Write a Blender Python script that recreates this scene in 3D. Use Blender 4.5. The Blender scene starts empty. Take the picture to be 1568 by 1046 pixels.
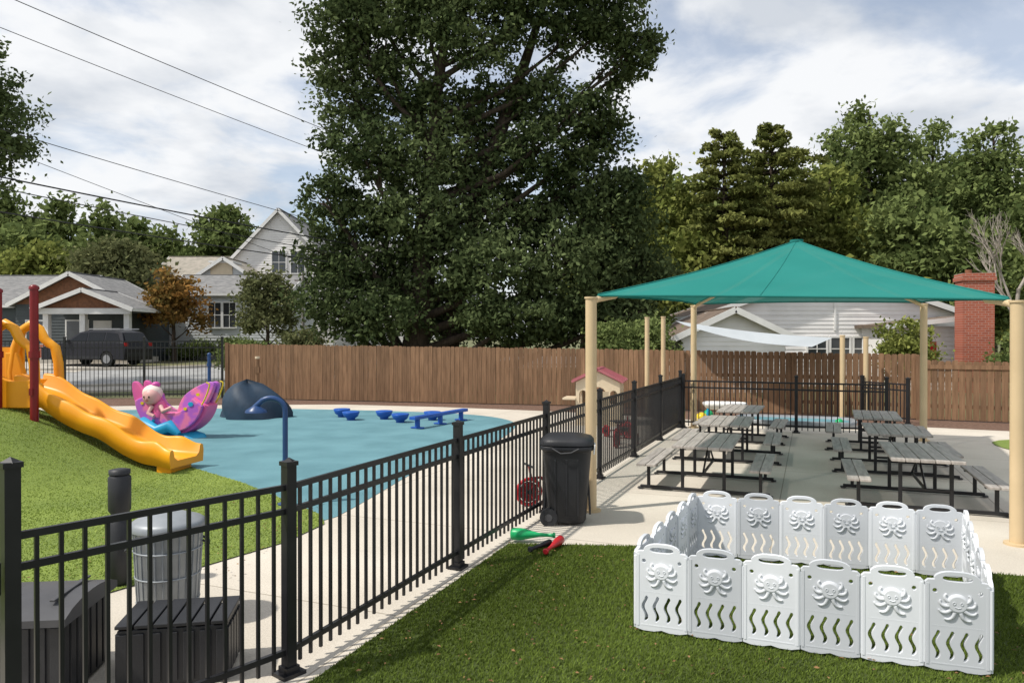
import bpy, math, random
import numpy as np
from mathutils import Vector, Matrix
random.seed(4); rng=np.random.default_rng(4)
scene=bpy.context.scene
# ---------------------------------------------------------------- materials
def nt(name):
    m=bpy.data.materials.new(name); m.use_nodes=True
    t=m.node_tree; t.nodes.clear()
    return m,t,t.nodes,t.links
def mat(name,c,c2=None,rough=.7,scale=5,detail=6,bump=0,bscale=40,metal=0,island=0,spec=.4,stretch=None,lo=.35,hi=.65):
    m,t,N,L=nt(name)
    out=N.new('ShaderNodeOutputMaterial'); b=N.new('ShaderNodeBsdfPrincipled')
    L.new(b.outputs[0],out.inputs[0])
    tc=N.new('ShaderNodeTexCoord'); src=tc.outputs['Object']
    if stretch:
        mp=N.new('ShaderNodeMapping'); mp.inputs['Scale'].default_value=stretch
        L.new(src,mp.inputs[0]); src=mp.outputs[0]
    nz=N.new('ShaderNodeTexNoise'); nz.inputs['Scale'].default_value=scale; nz.inputs['Detail'].default_value=detail
    L.new(src,nz.inputs['Vector'])
    mr=N.new('ShaderNodeMapRange'); mr.inputs[1].default_value=lo; mr.inputs[2].default_value=hi
    L.new(nz.outputs[0],mr.inputs[0])
    mx=N.new('ShaderNodeMixRGB')
    if c2 is None: c2=tuple(x*.78 for x in c)
    mx.inputs[1].default_value=(*c,1); mx.inputs[2].default_value=(*c2,1)
    L.new(mr.outputs[0],mx.inputs[0]); col=mx.outputs[0]
    if island:
        g=N.new('ShaderNodeNewGeometry'); r=N.new('ShaderNodeMapRange')
        r.inputs[3].default_value=1-island; r.inputs[4].default_value=1+island
        L.new(g.outputs['Random Per Island'],r.inputs[0])
        vm=N.new('ShaderNodeVectorMath'); vm.operation='SCALE'
        L.new(col,vm.inputs[0]); L.new(r.outputs[0],vm.inputs['Scale']); col=vm.outputs[0]
    L.new(col,b.inputs['Base Color'])
    b.inputs['Roughness'].default_value=rough; b.inputs['Metallic'].default_value=metal
    b.inputs['Specular IOR Level'].default_value=spec
    if bump:
        n2=N.new('ShaderNodeTexNoise'); n2.inputs['Scale'].default_value=bscale; n2.inputs['Detail'].default_value=4
        L.new(src,n2.inputs['Vector'])
        bp=N.new('ShaderNodeBump'); bp.inputs['Strength'].default_value=bump; bp.inputs['Distance'].default_value=.02
        L.new(n2.outputs[0],bp.inputs['Height']); L.new(bp.outputs[0],b.inputs['Normal'])
    return m
def leafmat(name,c1,c2,trans=.25):
    m,t,N,L=nt(name)
    out=N.new('ShaderNodeOutputMaterial')
    a=N.new('ShaderNodeAttribute'); a.attribute_name='tint'
    mx=N.new('ShaderNodeMixRGB'); mx.inputs[1].default_value=(*c1,1); mx.inputs[2].default_value=(*c2,1)
    L.new(a.outputs['Fac'],mx.inputs[0])
    d=N.new('ShaderNodeBsdfDiffuse')
    tr=N.new('ShaderNodeBsdfTranslucent')
    L.new(mx.outputs[0],d.inputs[0]); L.new(mx.outputs[0],tr.inputs[0])
    ms=N.new('ShaderNodeMixShader'); ms.inputs[0].default_value=trans
    L.new(d.outputs[0],ms.inputs[1]); L.new(tr.outputs[0],ms.inputs[2]); L.new(ms.outputs[0],out.inputs[0])
    return m
def concrete_mat():
    m=mat('concrete',(.66,.60,.51),(.50,.45,.375),rough=.9,scale=.7,detail=9,bump=.25,bscale=60,lo=.3,hi=.75)
    t=m.node_tree; N=t.nodes; L=t.links
    b=[n for n in N if n.type=='BSDF_PRINCIPLED'][0]
    src=b.inputs['Base Color'].links[0].from_socket
    tc=N.new('ShaderNodeTexCoord'); mp=N.new('ShaderNodeMapping'); mp.inputs['Rotation'].default_value=(0,0,math.radians(22))
    mp.inputs['Location'].default_value=(.35,.2,0)
    L.new(tc.outputs['Object'],mp.inputs[0])
    br=N.new('ShaderNodeTexBrick'); br.offset=0; br.inputs['Scale'].default_value=1
    br.inputs['Brick Width'].default_value=2.4; br.inputs['Row Height'].default_value=2.4; br.inputs['Mortar Size'].default_value=.008
    br.inputs['Mortar Smooth'].default_value=.3
    br.inputs[1].default_value=(1,1,1,1); br.inputs[2].default_value=(.94,.94,.94,1); br.inputs[3].default_value=(.55,.53,.5,1)
    L.new(mp.outputs[0],br.inputs[0])
    mu=N.new('ShaderNodeMixRGB'); mu.blend_type='MULTIPLY'; mu.inputs[0].default_value=1
    L.new(src,mu.inputs[1]); L.new(br.outputs[0],mu.inputs[2])
    n=N.new('ShaderNodeTexNoise'); n.inputs['Scale'].default_value=90; n.inputs['Detail'].default_value=2
    L.new(tc.outputs['Object'],n.inputs['Vector'])
    r=N.new('ShaderNodeMapRange'); r.inputs[1].default_value=.3; r.inputs[2].default_value=.7; r.inputs[3].default_value=.88; r.inputs[4].default_value=1.06
    L.new(n.outputs[0],r.inputs[0])
    vm=N.new('ShaderNodeVectorMath'); vm.operation='SCALE'; L.new(mu.outputs[0],vm.inputs[0]); L.new(r.outputs[0],vm.inputs['Scale'])
    L.new(vm.outputs[0],b.inputs['Base Color'])
    return m
M_conc=concrete_mat()
M_blue=mat('blue_rubber',(.135,.285,.325),(.10,.225,.26),rough=.95,scale=1.2,detail=10,bump=.5,bscale=120)
M_turf=mat('turf',(.080,.112,.020),(.055,.078,.016),rough=.95,scale=1.6,detail=10,bump=.8,bscale=160)
M_turf2=mat('turf_mound',(.22,.29,.055),(.16,.22,.045),rough=.95,scale=.9,detail=10,bump=.8,bscale=120)
M_mulch=mat('mulch',(.20,.12,.085),(.11,.065,.045),rough=1,scale=14,bump=1,bscale=50)
M_ground=mat('lawn',(.10,.125,.04),(.16,.14,.075),rough=1,scale=.35,detail=10,bump=.6,bscale=8)
M_road=mat('asphalt_old',(.34,.34,.335),(.27,.27,.265),rough=.95,scale=2,bump=.3,bscale=80)
M_walk=mat('sidewalk_conc',(.50,.46,.40),rough=.95,scale=2,bump=.2)
M_black=mat('black_metal',(.010,.010,.012),(.016,.016,.018),rough=.38,scale=6,spec=.4)
M_blackp=mat('black_plastic',(.014,.015,.018),(.025,.026,.03),rough=.5,scale=3,bump=.1,bscale=90)
M_dkgray=mat('dark_gray_plastic',(.075,.075,.08),(.05,.05,.055),rough=.55,scale=3)
M_tan=mat('tan_powdercoat',(.66,.50,.30),(.58,.44,.26),rough=.45,scale=2)
M_wood=mat('fence_wood',(.255,.148,.083),(.165,.093,.05),rough=.9,scale=2.2,detail=8,stretch=(9,9,.8),bump=.3,bscale=14,island=.2)
M_plank=mat('table_plank',(.44,.40,.365),(.31,.28,.255),rough=.7,scale=3,stretch=(8,1,1),island=.12)
M_white=mat('pen_white_plastic',(.80,.82,.85),(.75,.77,.80),rough=.38,scale=3)
M_gray=mat('pen_gray_plastic',(.60,.62,.65),(.56,.58,.61),rough=.38,scale=3)
M_trim=mat('white_trim',(.80,.79,.77),(.70,.69,.67),rough=.7,scale=2)
M_siding=mat('white_siding',(.82,.80,.78),(.72,.70,.68),rough=.75,scale=1.2,island=.03)
M_siding_g=mat('gray_siding',(.62,.64,.65),(.54,.56,.57),rough=.75,scale=1.2,island=.03)
M_siding_d=mat('dark_siding',(.09,.105,.11),(.075,.085,.09),rough=.8,scale=1.2)
M_shake=mat('brown_shake',(.26,.115,.06),(.17,.08,.045),rough=.9,scale=6)
M_roof_g=mat('gray_shingle',(.24,.235,.23),(.15,.15,.15),rough=.95,scale=3,detail=10,stretch=(1,1,4),bump=.4,bscale=10)
M_roof_b=mat('brown_shingle',(.19,.14,.105),(.12,.09,.07),rough=.95,scale=3,detail=10,bump=.4,bscale=10)
M_roof_t=mat('tan_shingle',(.36,.32,.27),(.26,.24,.2),rough=.95,scale=3,detail=10,bump=.4,bscale=10)
M_glass=mat('window_glass',(.03,.035,.04),(.05,.055,.06),rough=.12,scale=.8,spec=.8)
M_cglass=mat('car_glass',(.008,.009,.011),(.012,.013,.015),rough=.2,scale=.8,spec=.3)
M_red=mat('red_paint',(.50,.02,.03),(.40,.015,.02),rough=.4,scale=3)
M_redp=mat('dark_red_post',(.22,.008,.012),(.17,.006,.01),rough=.35,scale=3)
M_orange=mat('orange_plastic',(.88,.37,.012),(.80,.31,.01),rough=.38,scale=2)
M_bluep=mat('blue_plastic',(.02,.11,.45),(.015,.08,.36),rough=.4,scale=3)
M_bluepost=mat('blue_post',(.02,.065,.19),(.015,.05,.15),rough=.35,scale=3)
M_sky=mat('lightblue_plastic',(.02,.36,.60),(.015,.28,.5),rough=.4,scale=3)
M_green=mat('green_plastic',(.01,.40,.14),(.01,.33,.10),rough=.35,scale=3)
M_yellow=mat('yellow_plastic',(.75,.55,.02),rough=.4,scale=3)
M_pink=mat('pink_plastic',(.74,.13,.32),(.55,.08,.34),rough=.4,scale=1.8,detail=2)
M_purple=mat('purple_wing',(.42,.11,.50),(.74,.18,.36),rough=.4,scale=4,detail=2,lo=.42,hi=.58)
M_skin=mat('doll_skin',(.75,.42,.40),rough=.5,scale=3)
M_cream=mat('cream_plastic',(.68,.56,.40),(.62,.51,.36),rough=.5,scale=3)
M_hair=mat('doll_hair',(.78,.68,.62),(.72,.60,.52),rough=.6,scale=6)
M_pinkroof=mat('rose_plastic',(.42,.13,.15),(.34,.11,.13),rough=.5,scale=3)
M_rock=mat('dark_navy_dome',(.018,.042,.075),(.012,.028,.052),rough=.6,scale=2.5,bump=.5,bscale=5)
M_galv=mat('galvanised_steel',(.34,.36,.38),(.25,.27,.29),rough=.5,scale=5,metal=.35)
M_bark=mat('bark',(.085,.062,.045),(.04,.03,.022),rough=1,scale=5,stretch=(3,3,.6),bump=1,bscale=12)
M_deadbark=mat('dead_bark',(.42,.37,.32),(.3,.26,.22),rough=1,scale=5)
M_car=mat('car_paint',(.018,.018,.024),(.014,.014,.02),rough=.4,metal=0,scale=1,spec=.3)
M_tyre=mat('tyre',(.02,.02,.02),rough=.9)
M_rim=mat('alloy',(.4,.4,.42),rough=.3,metal=.8)
M_tail=mat('taillight',(.4,.01,.01),rough=.2)
M_sail=mat('sail_fabric',(.44,.47,.49),(.38,.41,.43),rough=.9,scale=1)
M_wire=mat('wire',(.03,.03,.035),rough=.7)
M_pole=mat('pole_wood',(.30,.28,.26),rough=.9)
M_deadleaf=mat('dead_leaf',(.28,.16,.07),(.17,.09,.04),rough=.9,scale=3,island=.4)
def teal():
    m,t,N,L=nt('teal_shade_cloth')
    out=N.new('ShaderNodeOutputMaterial'); tc=N.new('ShaderNodeTexCoord')
    n=N.new('ShaderNodeTexNoise'); n.inputs['Scale'].default_value=1.2; L.new(tc.outputs['Object'],n.inputs['Vector'])
    mx=N.new('ShaderNodeMixRGB'); mx.inputs[1].default_value=(.032,.225,.20,1); mx.inputs[2].default_value=(.044,.275,.245,1)
    L.new(n.outputs[0],mx.inputs[0])
    d=N.new('ShaderNodeBsdfDiffuse'); tr=N.new('ShaderNodeBsdfTranslucent'); tp=N.new('ShaderNodeBsdfTransparent'); ms=N.new('ShaderNodeMixShader'); ms.inputs[0].default_value=.2; m2=N.new('ShaderNodeMixShader'); m2.inputs[0].default_value=.10
    L.new(mx.outputs[0],d.inputs[0]); L.new(mx.outputs[0],tr.inputs[0])
    w=N.new('ShaderNodeTexNoise'); w.inputs['Scale'].default_value=250; L.new(tc.outputs['Object'],w.inputs['Vector'])
    bp=N.new('ShaderNodeBump'); bp.inputs['Strength'].default_value=.25; bp.inputs['Distance'].default_value=.01; L.new(w.outputs[0],bp.inputs['Height']); L.new(bp.outputs[0],d.inputs['Normal'])
    L.new(d.outputs[0],ms.inputs[1]); L.new(tr.outputs[0],ms.inputs[2]); L.new(ms.outputs[0],m2.inputs[1]); L.new(tp.outputs[0],m2.inputs[2]); L.new(m2.outputs[0],out.inputs[0])
    return m
M_teal=teal()
def brickm():
    m,t,N,L=nt('red_brick')
    out=N.new('ShaderNodeOutputMaterial'); b=N.new('ShaderNodeBsdfPrincipled'); L.new(b.outputs[0],out.inputs[0])
    tc=N.new('ShaderNodeTexCoord'); mp=N.new('ShaderNodeMapping'); mp.inputs['Rotation'].default_value=(math.radians(90),0,0)
    L.new(tc.outputs['Object'],mp.inputs[0])
    br=N.new('ShaderNodeTexBrick'); br.inputs['Scale'].default_value=1; br.inputs['Brick Width'].default_value=.22; br.inputs['Row Height'].default_value=.085; br.inputs['Mortar Size'].default_value=.006
    br.inputs[1].default_value=(.42,.11,.06,1); br.inputs[2].default_value=(.33,.08,.045,1); br.inputs[3].default_value=(.42,.33,.28,1)
    L.new(mp.outputs[0],br.inputs[0]); L.new(br.outputs[0],b.inputs['Base Color']); b.inputs['Roughness'].default_value=.9
    return m
M_brick=brickm()
# ---------------------------------------------------------------- mesh builder
class MB:
    def __init__(s): s.v=[];s.f=[];s.m=[];s.sm=[];s.mats=[]
    def mi(s,m):
        if m not in s.mats: s.mats.append(m)
        return s.mats.index(m)
    def add(s,vs,fs,m,smooth=False,X=None):
        o=len(s.v); k=s.mi(m)
        for p in vs:
            p=Vector(p)
            if X is not None: p=X@p
            s.v.append(tuple(p))
        for f in fs: s.f.append(tuple(i+o for i in f)); s.m.append(k); s.sm.append(smooth)
    def box(s,c,d,m,rz=0,X=None,rx=0,ry=0):
        a,b,h=d[0]/2,d[1]/2,d[2]/2
        R=Matrix.Translation(c)@Matrix.Rotation(rz,4,'Z')@Matrix.Rotation(ry,4,'Y')@Matrix.Rotation(rx,4,'X')
        if X is not None: R=X@R
        vs=[(x,y,z) for z in(-h,h) for x,y in((-a,-b),(a,-b),(a,b),(-a,b))]
        s.add(vs,[(3,2,1,0),(4,5,6,7),(0,1,5,4),(1,2,6,5),(2,3,7,6),(3,0,4,7)],m,False,R)
    def tube(s,path,r,m,n=8,smooth=True,caps=True,X=None,flat=None):
        P=[Vector(p) for p in path]; k=len(P)
        if not hasattr(r,'__len__'): r=[r]*k
        T=[]
        for i in range(k):
            t=(P[min(i+1,k-1)]-P[max(i-1,0)]); T.append(t.normalized())
        ref=Vector((0,0,1)) if abs(T[0].z)<.9 else Vector((1,0,0))
        u=T[0].cross(ref).normalized(); vs=[];fs=[]
        for i in range(k):
            u=(u-T[i]*u.dot(T[i])).normalized(); w=T[i].cross(u)
            for j in range(n):
                a=2*math.pi*j/n
                vs.append(P[i]+(u*math.cos(a)*(flat or 1)+w*math.sin(a))*r[i])
        for i in range(k-1):
            for j in range(n):
                fs.append((i*n+j,i*n+(j+1)%n,(i+1)*n+(j+1)%n,(i+1)*n+j))
        s.add(vs,fs,m,smooth,X)
        if caps: s.add(vs[:n],[tuple(range(n))[::-1]],m,False,X); s.add(vs[-n:],[tuple(range(n))],m,False,X)
    def cyl(s,p0,p1,r0,m,r1=None,n=14,X=None): s.tube([p0,p1],[r0,r0 if r1 is None else r1],m,n,True,True,X)
    def loft(s,rings,m,n=24,e=2,X=None,caps=True,smooth=True):
        vs=[];fs=[]
        for (z,rx,ry,*o) in rings:
            ox,oy=(o+[0,0])[:2] if o else (0,0)
            for j in range(n):
                a=2*math.pi*(j+.5)/n; c,q=math.cos(a),math.sin(a)
                vs.append((ox+rx*math.copysign(abs(c)**(2/e),c),oy+ry*math.copysign(abs(q)**(2/e),q),z))
        k=len(rings)
        for i in range(k-1):
            for j in range(n): fs.append((i*n+j,i*n+(j+1)%n,(i+1)*n+(j+1)%n,(i+1)*n+j))
        s.add(vs,fs,m,smooth,X)
        if caps: s.add(vs[:n],[tuple(range(n))[::-1]],m,False,X); s.add(vs[-n:],[tuple(range(n))],m,False,X)
    def ball(s,c,r,m,n=16,X=None):
        if not hasattr(r,'__len__'): r=(r,r,r)
        rings=[]
        h=n//2
        for i in range(h+1):
            a=-math.pi/2+math.pi*i/h
            rings.append((math.sin(a)*r[2],max(math.cos(a),.001)*r[0],max(math.cos(a),.001)*r[1]))
        T=Matrix.Translation(c)
        if X is not None: T=X@T
        s.loft(rings,m,n,2,T)
    def shape(s,outer,holes,th,m,X=None,bev=0):
        cu=bpy.data.curves.new('t','CURVE'); cu.dimensions='2D'; cu.fill_mode='BOTH'; cu.extrude=th/2; cu.bevel_depth=bev; cu.bevel_resolution=1
        for pts in [outer]+list(holes):
            sp=cu.splines.new('POLY'); sp.points.add(len(pts)-1)
            for i,p in enumerate(pts): sp.points[i].co=(p[0],p[1],0,1)
            sp.use_cyclic_u=True
        ob=bpy.data.objects.new('t',cu); scene.collection.objects.link(ob)
        dg=bpy.context.evaluated_depsgraph_get(); me=bpy.data.meshes.new_from_object(ob.evaluated_get(dg))
        R=Matrix.Rotation(math.pi/2,4,'X')
        if X is not None: R=X@R
        s.add([v.co for v in me.vertices],[tuple(p.vertices) for p in me.polygons],m,False,R)
        bpy.data.objects.remove(ob); bpy.data.meshes.remove(me)
    def mesh(s,name):
        me=bpy.data.meshes.new(name); me.from_pydata(s.v,[],s.f)
        for m in s.mats: me.materials.append(m)
        me.polygons.foreach_set('material_index',s.m); me.polygons.foreach_set('use_smooth',s.sm); me.update()
        return me
    def build(s,name,loc=(0,0,0),rz=0,parent=None,bevel=0):
        ob=bpy.data.objects.new(name,s.mesh(name)); scene.collection.objects.link(ob)
        ob.location=loc; ob.rotation_euler=(0,0,rz)
        if parent: ob.parent=parent
        if bevel:
            b=ob.modifiers.new('b','BEVEL'); b.width=bevel; b.segments=2; b.limit_method='ANGLE'; b.angle_limit=math.radians(50)
        return ob
def empty(name,loc=(0,0,0),rz=0):
    e=bpy.data.objects.new(name,None); e.location=loc; e.rotation_euler=(0,0,rz); scene.collection.objects.link(e); return e
def inst(me,name,loc,rz=0,parent=None):
    o=bpy.data.objects.new(name,me); o.location=loc; o.rotation_euler=(0,0,rz); scene.collection.objects.link(o)
    if parent:o.parent=parent
    return o
def sst(a,b,x):
    t=np.clip((x-a)/(b-a),0,1); return t*t*(3-2*t)
def ghv(x,y): return .65*sst(25,38,y)*(1-sst(-4,8,x))
def gh(x,y): return float(ghv(x,y))
# ---------------------------------------------------------------- ground sheets
def terrain():
    xs=np.unique(np.concatenate([np.linspace(-500,-60,12),np.linspace(-60,60,61),np.linspace(60,500,12)]))
    ys=np.unique(np.concatenate([np.linspace(-60,20,9),np.linspace(20,60,41),np.linspace(60,900,20)]))
    vs=[(x,y,gh(x,y)) for y in ys for x in xs]; n=len(xs)
    fs=[(j*n+i,j*n+i+1,(j+1)*n+i+1,(j+1)*n+i) for j in range(len(ys)-1) for i in range(n-1)]
    b=MB(); b.add(vs,fs,M_ground,True); b.build('ground')
terrain()
def sheet(name,pts,z,m):
    b=MB(); b.add([(x,y,z) for x,y in pts],[tuple(range(len(pts)))],m); return b.build(name)
def smoothpts(pts,it=2):
    for _ in range(it):
        q=[]
        for i in range(len(pts)):
            a=pts[i];c=pts[(i+1)%len(pts)]
            q+= [(a[0]*.75+c[0]*.25,a[1]*.75+c[1]*.25),(a[0]*.25+c[0]*.75,a[1]*.25+c[1]*.75)]
        pts=q
    return pts
sheet('mulch_bed',[(-24,18),(14,12),(14,16.6),(2,21.9),(-9.2,24.5),(-24,24.5)],.004,M_mulch)
cpts=[(-30,-3),(16,-3),(16,14.3),(11,15.6),(9,16.6),(6,17.4),(4.5,17.9),(3.6,18.4),(2.5,19.4),(.5,20.3),(-2,21.3),(-5,22.1),(-8,22.0),(-14,21.3),(-30,19)]
sheet('concrete_pavement',cpts,.009,M_conc)
bpts=[(-13,19.6),(-11.2,20.3),(-8,20.9),(-6,20.7),(-3.5,20.2),(-1.45,19.5),(-.3,18.5),(.2,17),(-.3,14),(-1.0,12.4),(-1.42,11.15),(-1.8,8.9),(-2.05,7.8),(-3,8.2),(-9,9),(-14,14)]
sheet('blue_rubber_surface',smoothpts(bpts,2),.014,M_blue)
tpts=[(-3.1,-.2),(-1.15,4.29),(-.03,7.12),(1.2,7.03),(4.26,6.15),(9,5.2),(9,-3),(-4,-3)]
sheet('artificial_turf',tpts,.02,M_turf)
sheet('turf_patch',smoothpts([(8.7,13.2),(9.4,14.6),(12,14.3),(14,11),(9.2,11.3)],2),.02,M_turf2)
YK=[1,4.5,5.9,6.41,7.19,7.9,8.3,10.15,11.4,12.2,14.5,17,19.9]; XK=[-5.2,-3.9,-3.05,-2.69,-2.2,-2.0,-2.15,-3.71,-4.99,-5.5,-7.4,-9.4,-11.4]
def mound(x,y):
    r=np.hypot(x+9.15,(y-10.7)*.95); t=np.clip((4.1-r)/2.9,0,1); return .95*(t*t*(3-2*t))
def turf_mound():
    ys=np.linspace(1,19.9,130); k=90; vs=[]
    for y in ys:
        xr=np.interp(y,YK,XK)
        for t in np.linspace(0,1,k)**1.4:
            x=xr+( -24-xr)*t; vs.append((x,y,.02+float(mound(x,y))))
    fs=[(j*k+i,(j+1)*k+i,(j+1)*k+i+1,j*k+i+1) for j in range(len(ys)-1) for i in range(k-1)]
    fs=[f[::-1] for f in fs]
    b=MB(); b.add(vs,fs,M_turf2,True); b.build('turf_mound')
turf_mound()
def quads_mesh(name,V,tint,m,parent=None,nv=4):
    n=len(V)//nv; me=bpy.data.meshes.new(name)
    me.vertices.add(len(V)); me.vertices.foreach_set('co',V.astype(np.float32).ravel())
    me.loops.add(n*nv); me.loops.foreach_set('vertex_index',np.arange(n*nv,dtype=np.int32))
    me.polygons.add(n); me.polygons.foreach_set('loop_start',np.arange(0,n*nv,nv,dtype=np.int32))
    me.materials.append(m)
    a=me.attributes.new('tint','FLOAT','POINT'); a.data.foreach_set('value',np.repeat(tint,nv).astype(np.float32))
    me.update(calc_edges=True); me.validate()
    ob=bpy.data.objects.new(name,me); scene.collection.objects.link(ob)
    if parent: ob.parent=parent
    return ob
def inpoly(px,py,poly):
    ins=np.zeros(len(px),bool); n=len(poly)
    for i in range(n):
        x1,y1=poly[i];x2,y2=poly[(i+1)%n]
        if y1==y2: continue
        c=((y1>py)!=(y2>py))&(px<(x2-x1)*(py-y1)/(y2-y1)+x1); ins^=c
    return ins
def blades(name,n,xr,yr,test,zf,h,w,m):
    x=rng.uniform(*xr,n); y=rng.uniform(*yr,n); k=test(x,y); x=x[k];y=y[k]; n=len(x); z=zf(x,y)
    a=rng.uniform(0,2*np.pi,n); hh=h*rng.uniform(.6,1.2,n); lx=rng.normal(.25,.5,n)*hh; ly=rng.normal(.1,.5,n)*hh
    B=np.stack([x,y,z],1); d=np.stack([np.cos(a)*w,np.sin(a)*w,0*a],1)
    V=np.stack([B-d,B+d,B+np.stack([lx,ly,hh],1)],1).reshape(-1,3)
    u=x*.387+y*.922; v=x*.922-y*.387
    big=np.clip(.5+.18*np.sin(v*3.1+np.sin(u*.8))+.12*np.sin(x*1.7+y*.9)+.12*np.sin(u*1.3-v*2)+rng.normal(0,.22,n),0,1)
    return quads_mesh(name,V,big,m,None,3)
Mb1=leafmat('turf_blade',(.058,.085,.014),(.175,.24,.048),.2)
Mb2=leafmat('turf_blade_light',(.20,.27,.05),(.38,.46,.12),.2)
g1=blades('turf_blades',280000,(-2,6.3),(3.6,7.2),lambda x,y:inpoly(x,y,tpts)&(np.abs(x)<y*.72+.2),lambda x,y:0*x+.02,.022,.004,Mb1)
g1.parent=bpy.data.objects['artificial_turf']
g2=blades('mound_blades',150000,(-12,-1.9),(5,14),lambda x,y:(x<np.interp(y,YK,XK))&(np.abs(x)<y*.72+.2),lambda x,y:.02+mound(x,y),.016,.007,Mb2)
g2.parent=bpy.data.objects['turf_mound']
b=MB()
for _ in range(700):
    if random.random()<.7: x,y,z=random.uniform(-1.6,3.5),random.uniform(3.9,7.1),.046
    else: x,y,z=random.uniform(-4,-2.2),random.uniform(6,9),.05
    if z==.046 and not inpoly(np.array([x]),np.array([y]),tpts)[0]: continue
    s=random.uniform(.007,.018); X=Matrix.Translation((x,y,z))@Matrix.Rotation(random.random()*6,4,'Z')@Matrix.Rotation(random.uniform(-.5,.5),4,'X')
    b.add([(-s,0,0),(0,-s*.5,.003),(s*1.2,0,0),(0,s*.5,.006)],[(0,1,2,3)],M_deadleaf,False,X)
b.build('fallen_leaves')
def strip(name,path,w,dz,m,off=0,curb=False):
    P=[Vector((x,y,0)) for x,y in path]; Q=[]
    for i in range(len(P)-1):
        for t in np.linspace(0,1,12,endpoint=False): Q.append(P[i].lerp(P[i+1],t))
    for _ in range(20): Q=[Q[0]]+[(Q[i-1]+Q[i]*2+Q[i+1])/4 for i in range(1,len(Q)-1)]+[Q[-1]]
    b=MB(); L=[];R=[]
    for i,q in enumerate(Q):
        t=(Q[min(i+1,len(Q)-1)]-Q[max(i-1,0)]).normalized(); nrm=Vector((-t.y,t.x,0))
        a=q+nrm*(off+w/2); c=q+nrm*(off-w/2)
        L.append((a.x,a.y,gh(a.x,a.y)+dz)); R.append((c.x,c.y,gh(c.x,c.y)+dz))
    n=len(Q); b.add(L+R,[(n+i,n+i+1,i+1,i) for i in range(n-1)],m)
    if curb:
        for S in (L,R):
            dn=[(p[0],p[1],p[2]-dz-.05) for p in S]; b.add(S+dn,[(i,i+1,n+i+1,n+i) for i in range(n-1)]+[],m)
    b.build(name)
path=[(-80,29),(-22,30),(-12,32),(0,43),(8,80)]
strip('street',path,6,.03,M_road)
strip('kerb',path,.18,.15,M_walk,3.1,True); strip('kerb',path,.18,.15,M_walk,-3.1,True)
strip('sidewalk',path,1.3,.08,M_walk,-4.1,True)
strip('driveway',[(-23,33),(-23,42)],7,.04,M_walk)
# ---------------------------------------------------------------- metal fences
def railfence(name,pts,h,gap=.1,pick=.009,post=.032,spacing=None,rails=(.12,.26),tophs=None,foot=True):
    b=MB()
    for i in range(len(pts)-1):
        p=Vector((*pts[i],0)); q=Vector((*pts[i+1],0)); L=(q-p).length; d=(q-p)/L; rz=math.atan2(d.y,d.x)
        z0=gh(p.x,p.y); z1=gh(q.x,q.y); 
        segs=1 if not spacing else max(1,round(L/spacing))
        for s in range(segs+1):
            if s==0 and i>0: continue
            c=p.lerp(q,s/segs); z=z0+(z1-z0)*s/segs
            hh=h
            if tophs and s==0 and i==0: hh=tophs
            b.box((c.x,c.y,z+hh/2+.01),(post*2,post*2,hh),M_black,rz)
            b.box((c.x,c.y,z+hh+.02),(post*2.5,post*2.5,.025),M_black,rz)
            b.add([(c.x-post,c.y-post,z+hh+.03),(c.x+post,c.y-post,z+hh+.03),(c.x+post,c.y+post,z+hh+.03),(c.x-post,c.y+post,z+hh+.03),(c.x,c.y,z+hh+.055)],[(0,1,4),(1,2,4),(2,3,4),(3,0,4)],M_black)
            if foot: b.box((c.x,c.y,z+.02),(.15,.13,.022),M_black,rz); b.box((c.x,c.y,z+.045),(.09,.085,.04),M_black,rz)
        m=p.lerp(q,.5); zm=(z0+z1)/2; pitch=-math.atan2(z1-z0,L)
        for zz in (h-rails[0],h-rails[1],.15):
            b.box((m.x,m.y,zm+zz),(L,.026,.034),M_black,rz,ry=pitch)
        n=int(L/gap)
        for k in range(1,n):
            c=p.lerp(q,k/n); z=z0+(z1-z0)*k/n
            b.box((c.x,c.y,z+(h-rails[0]+.06)/2),(pick*2,pick*2,h-rails[0]-.06),M_black,rz)
    return b.build(name)
def fp(y): return (-1.32+.42*(y-4.37),y)
railfence('metal_fence',[(-2.22,3.27),fp(4.37),fp(6.4),fp(8.45),fp(10.48),fp(12.4),fp(14.4),fp(16.4)],1.24,tophs=1.42)
railfence('metal_fence',[(3.80,16.38),(5.96,15.5),(7.55,14.9)],1.17,gap=.11)
railfence('metal_gate_fence',[(8.55,18.05),(9.05,16.9)],1.05,gap=.09)
railfence('street_metal_fence',[(-9.6,24.5),(-19.5,23.6)],2.0,gap=.13,pick=.008,spacing=2.4,rails=(.12,.32),foot=False)
b=MB(); b.box((0,0,.95),(.03,.09,.14),M_black); b.cyl((0.03,-.05,.88),(0.03,-.05,1.02),.016,M_black); b.cyl((0,0,.6),(0,0,.68),.02,M_black)
b.box((-.12,-.05,1.3),(.12,.05,.12),M_black); b.build('gate_latch',(-2.30,3.22,0),.9)
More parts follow.
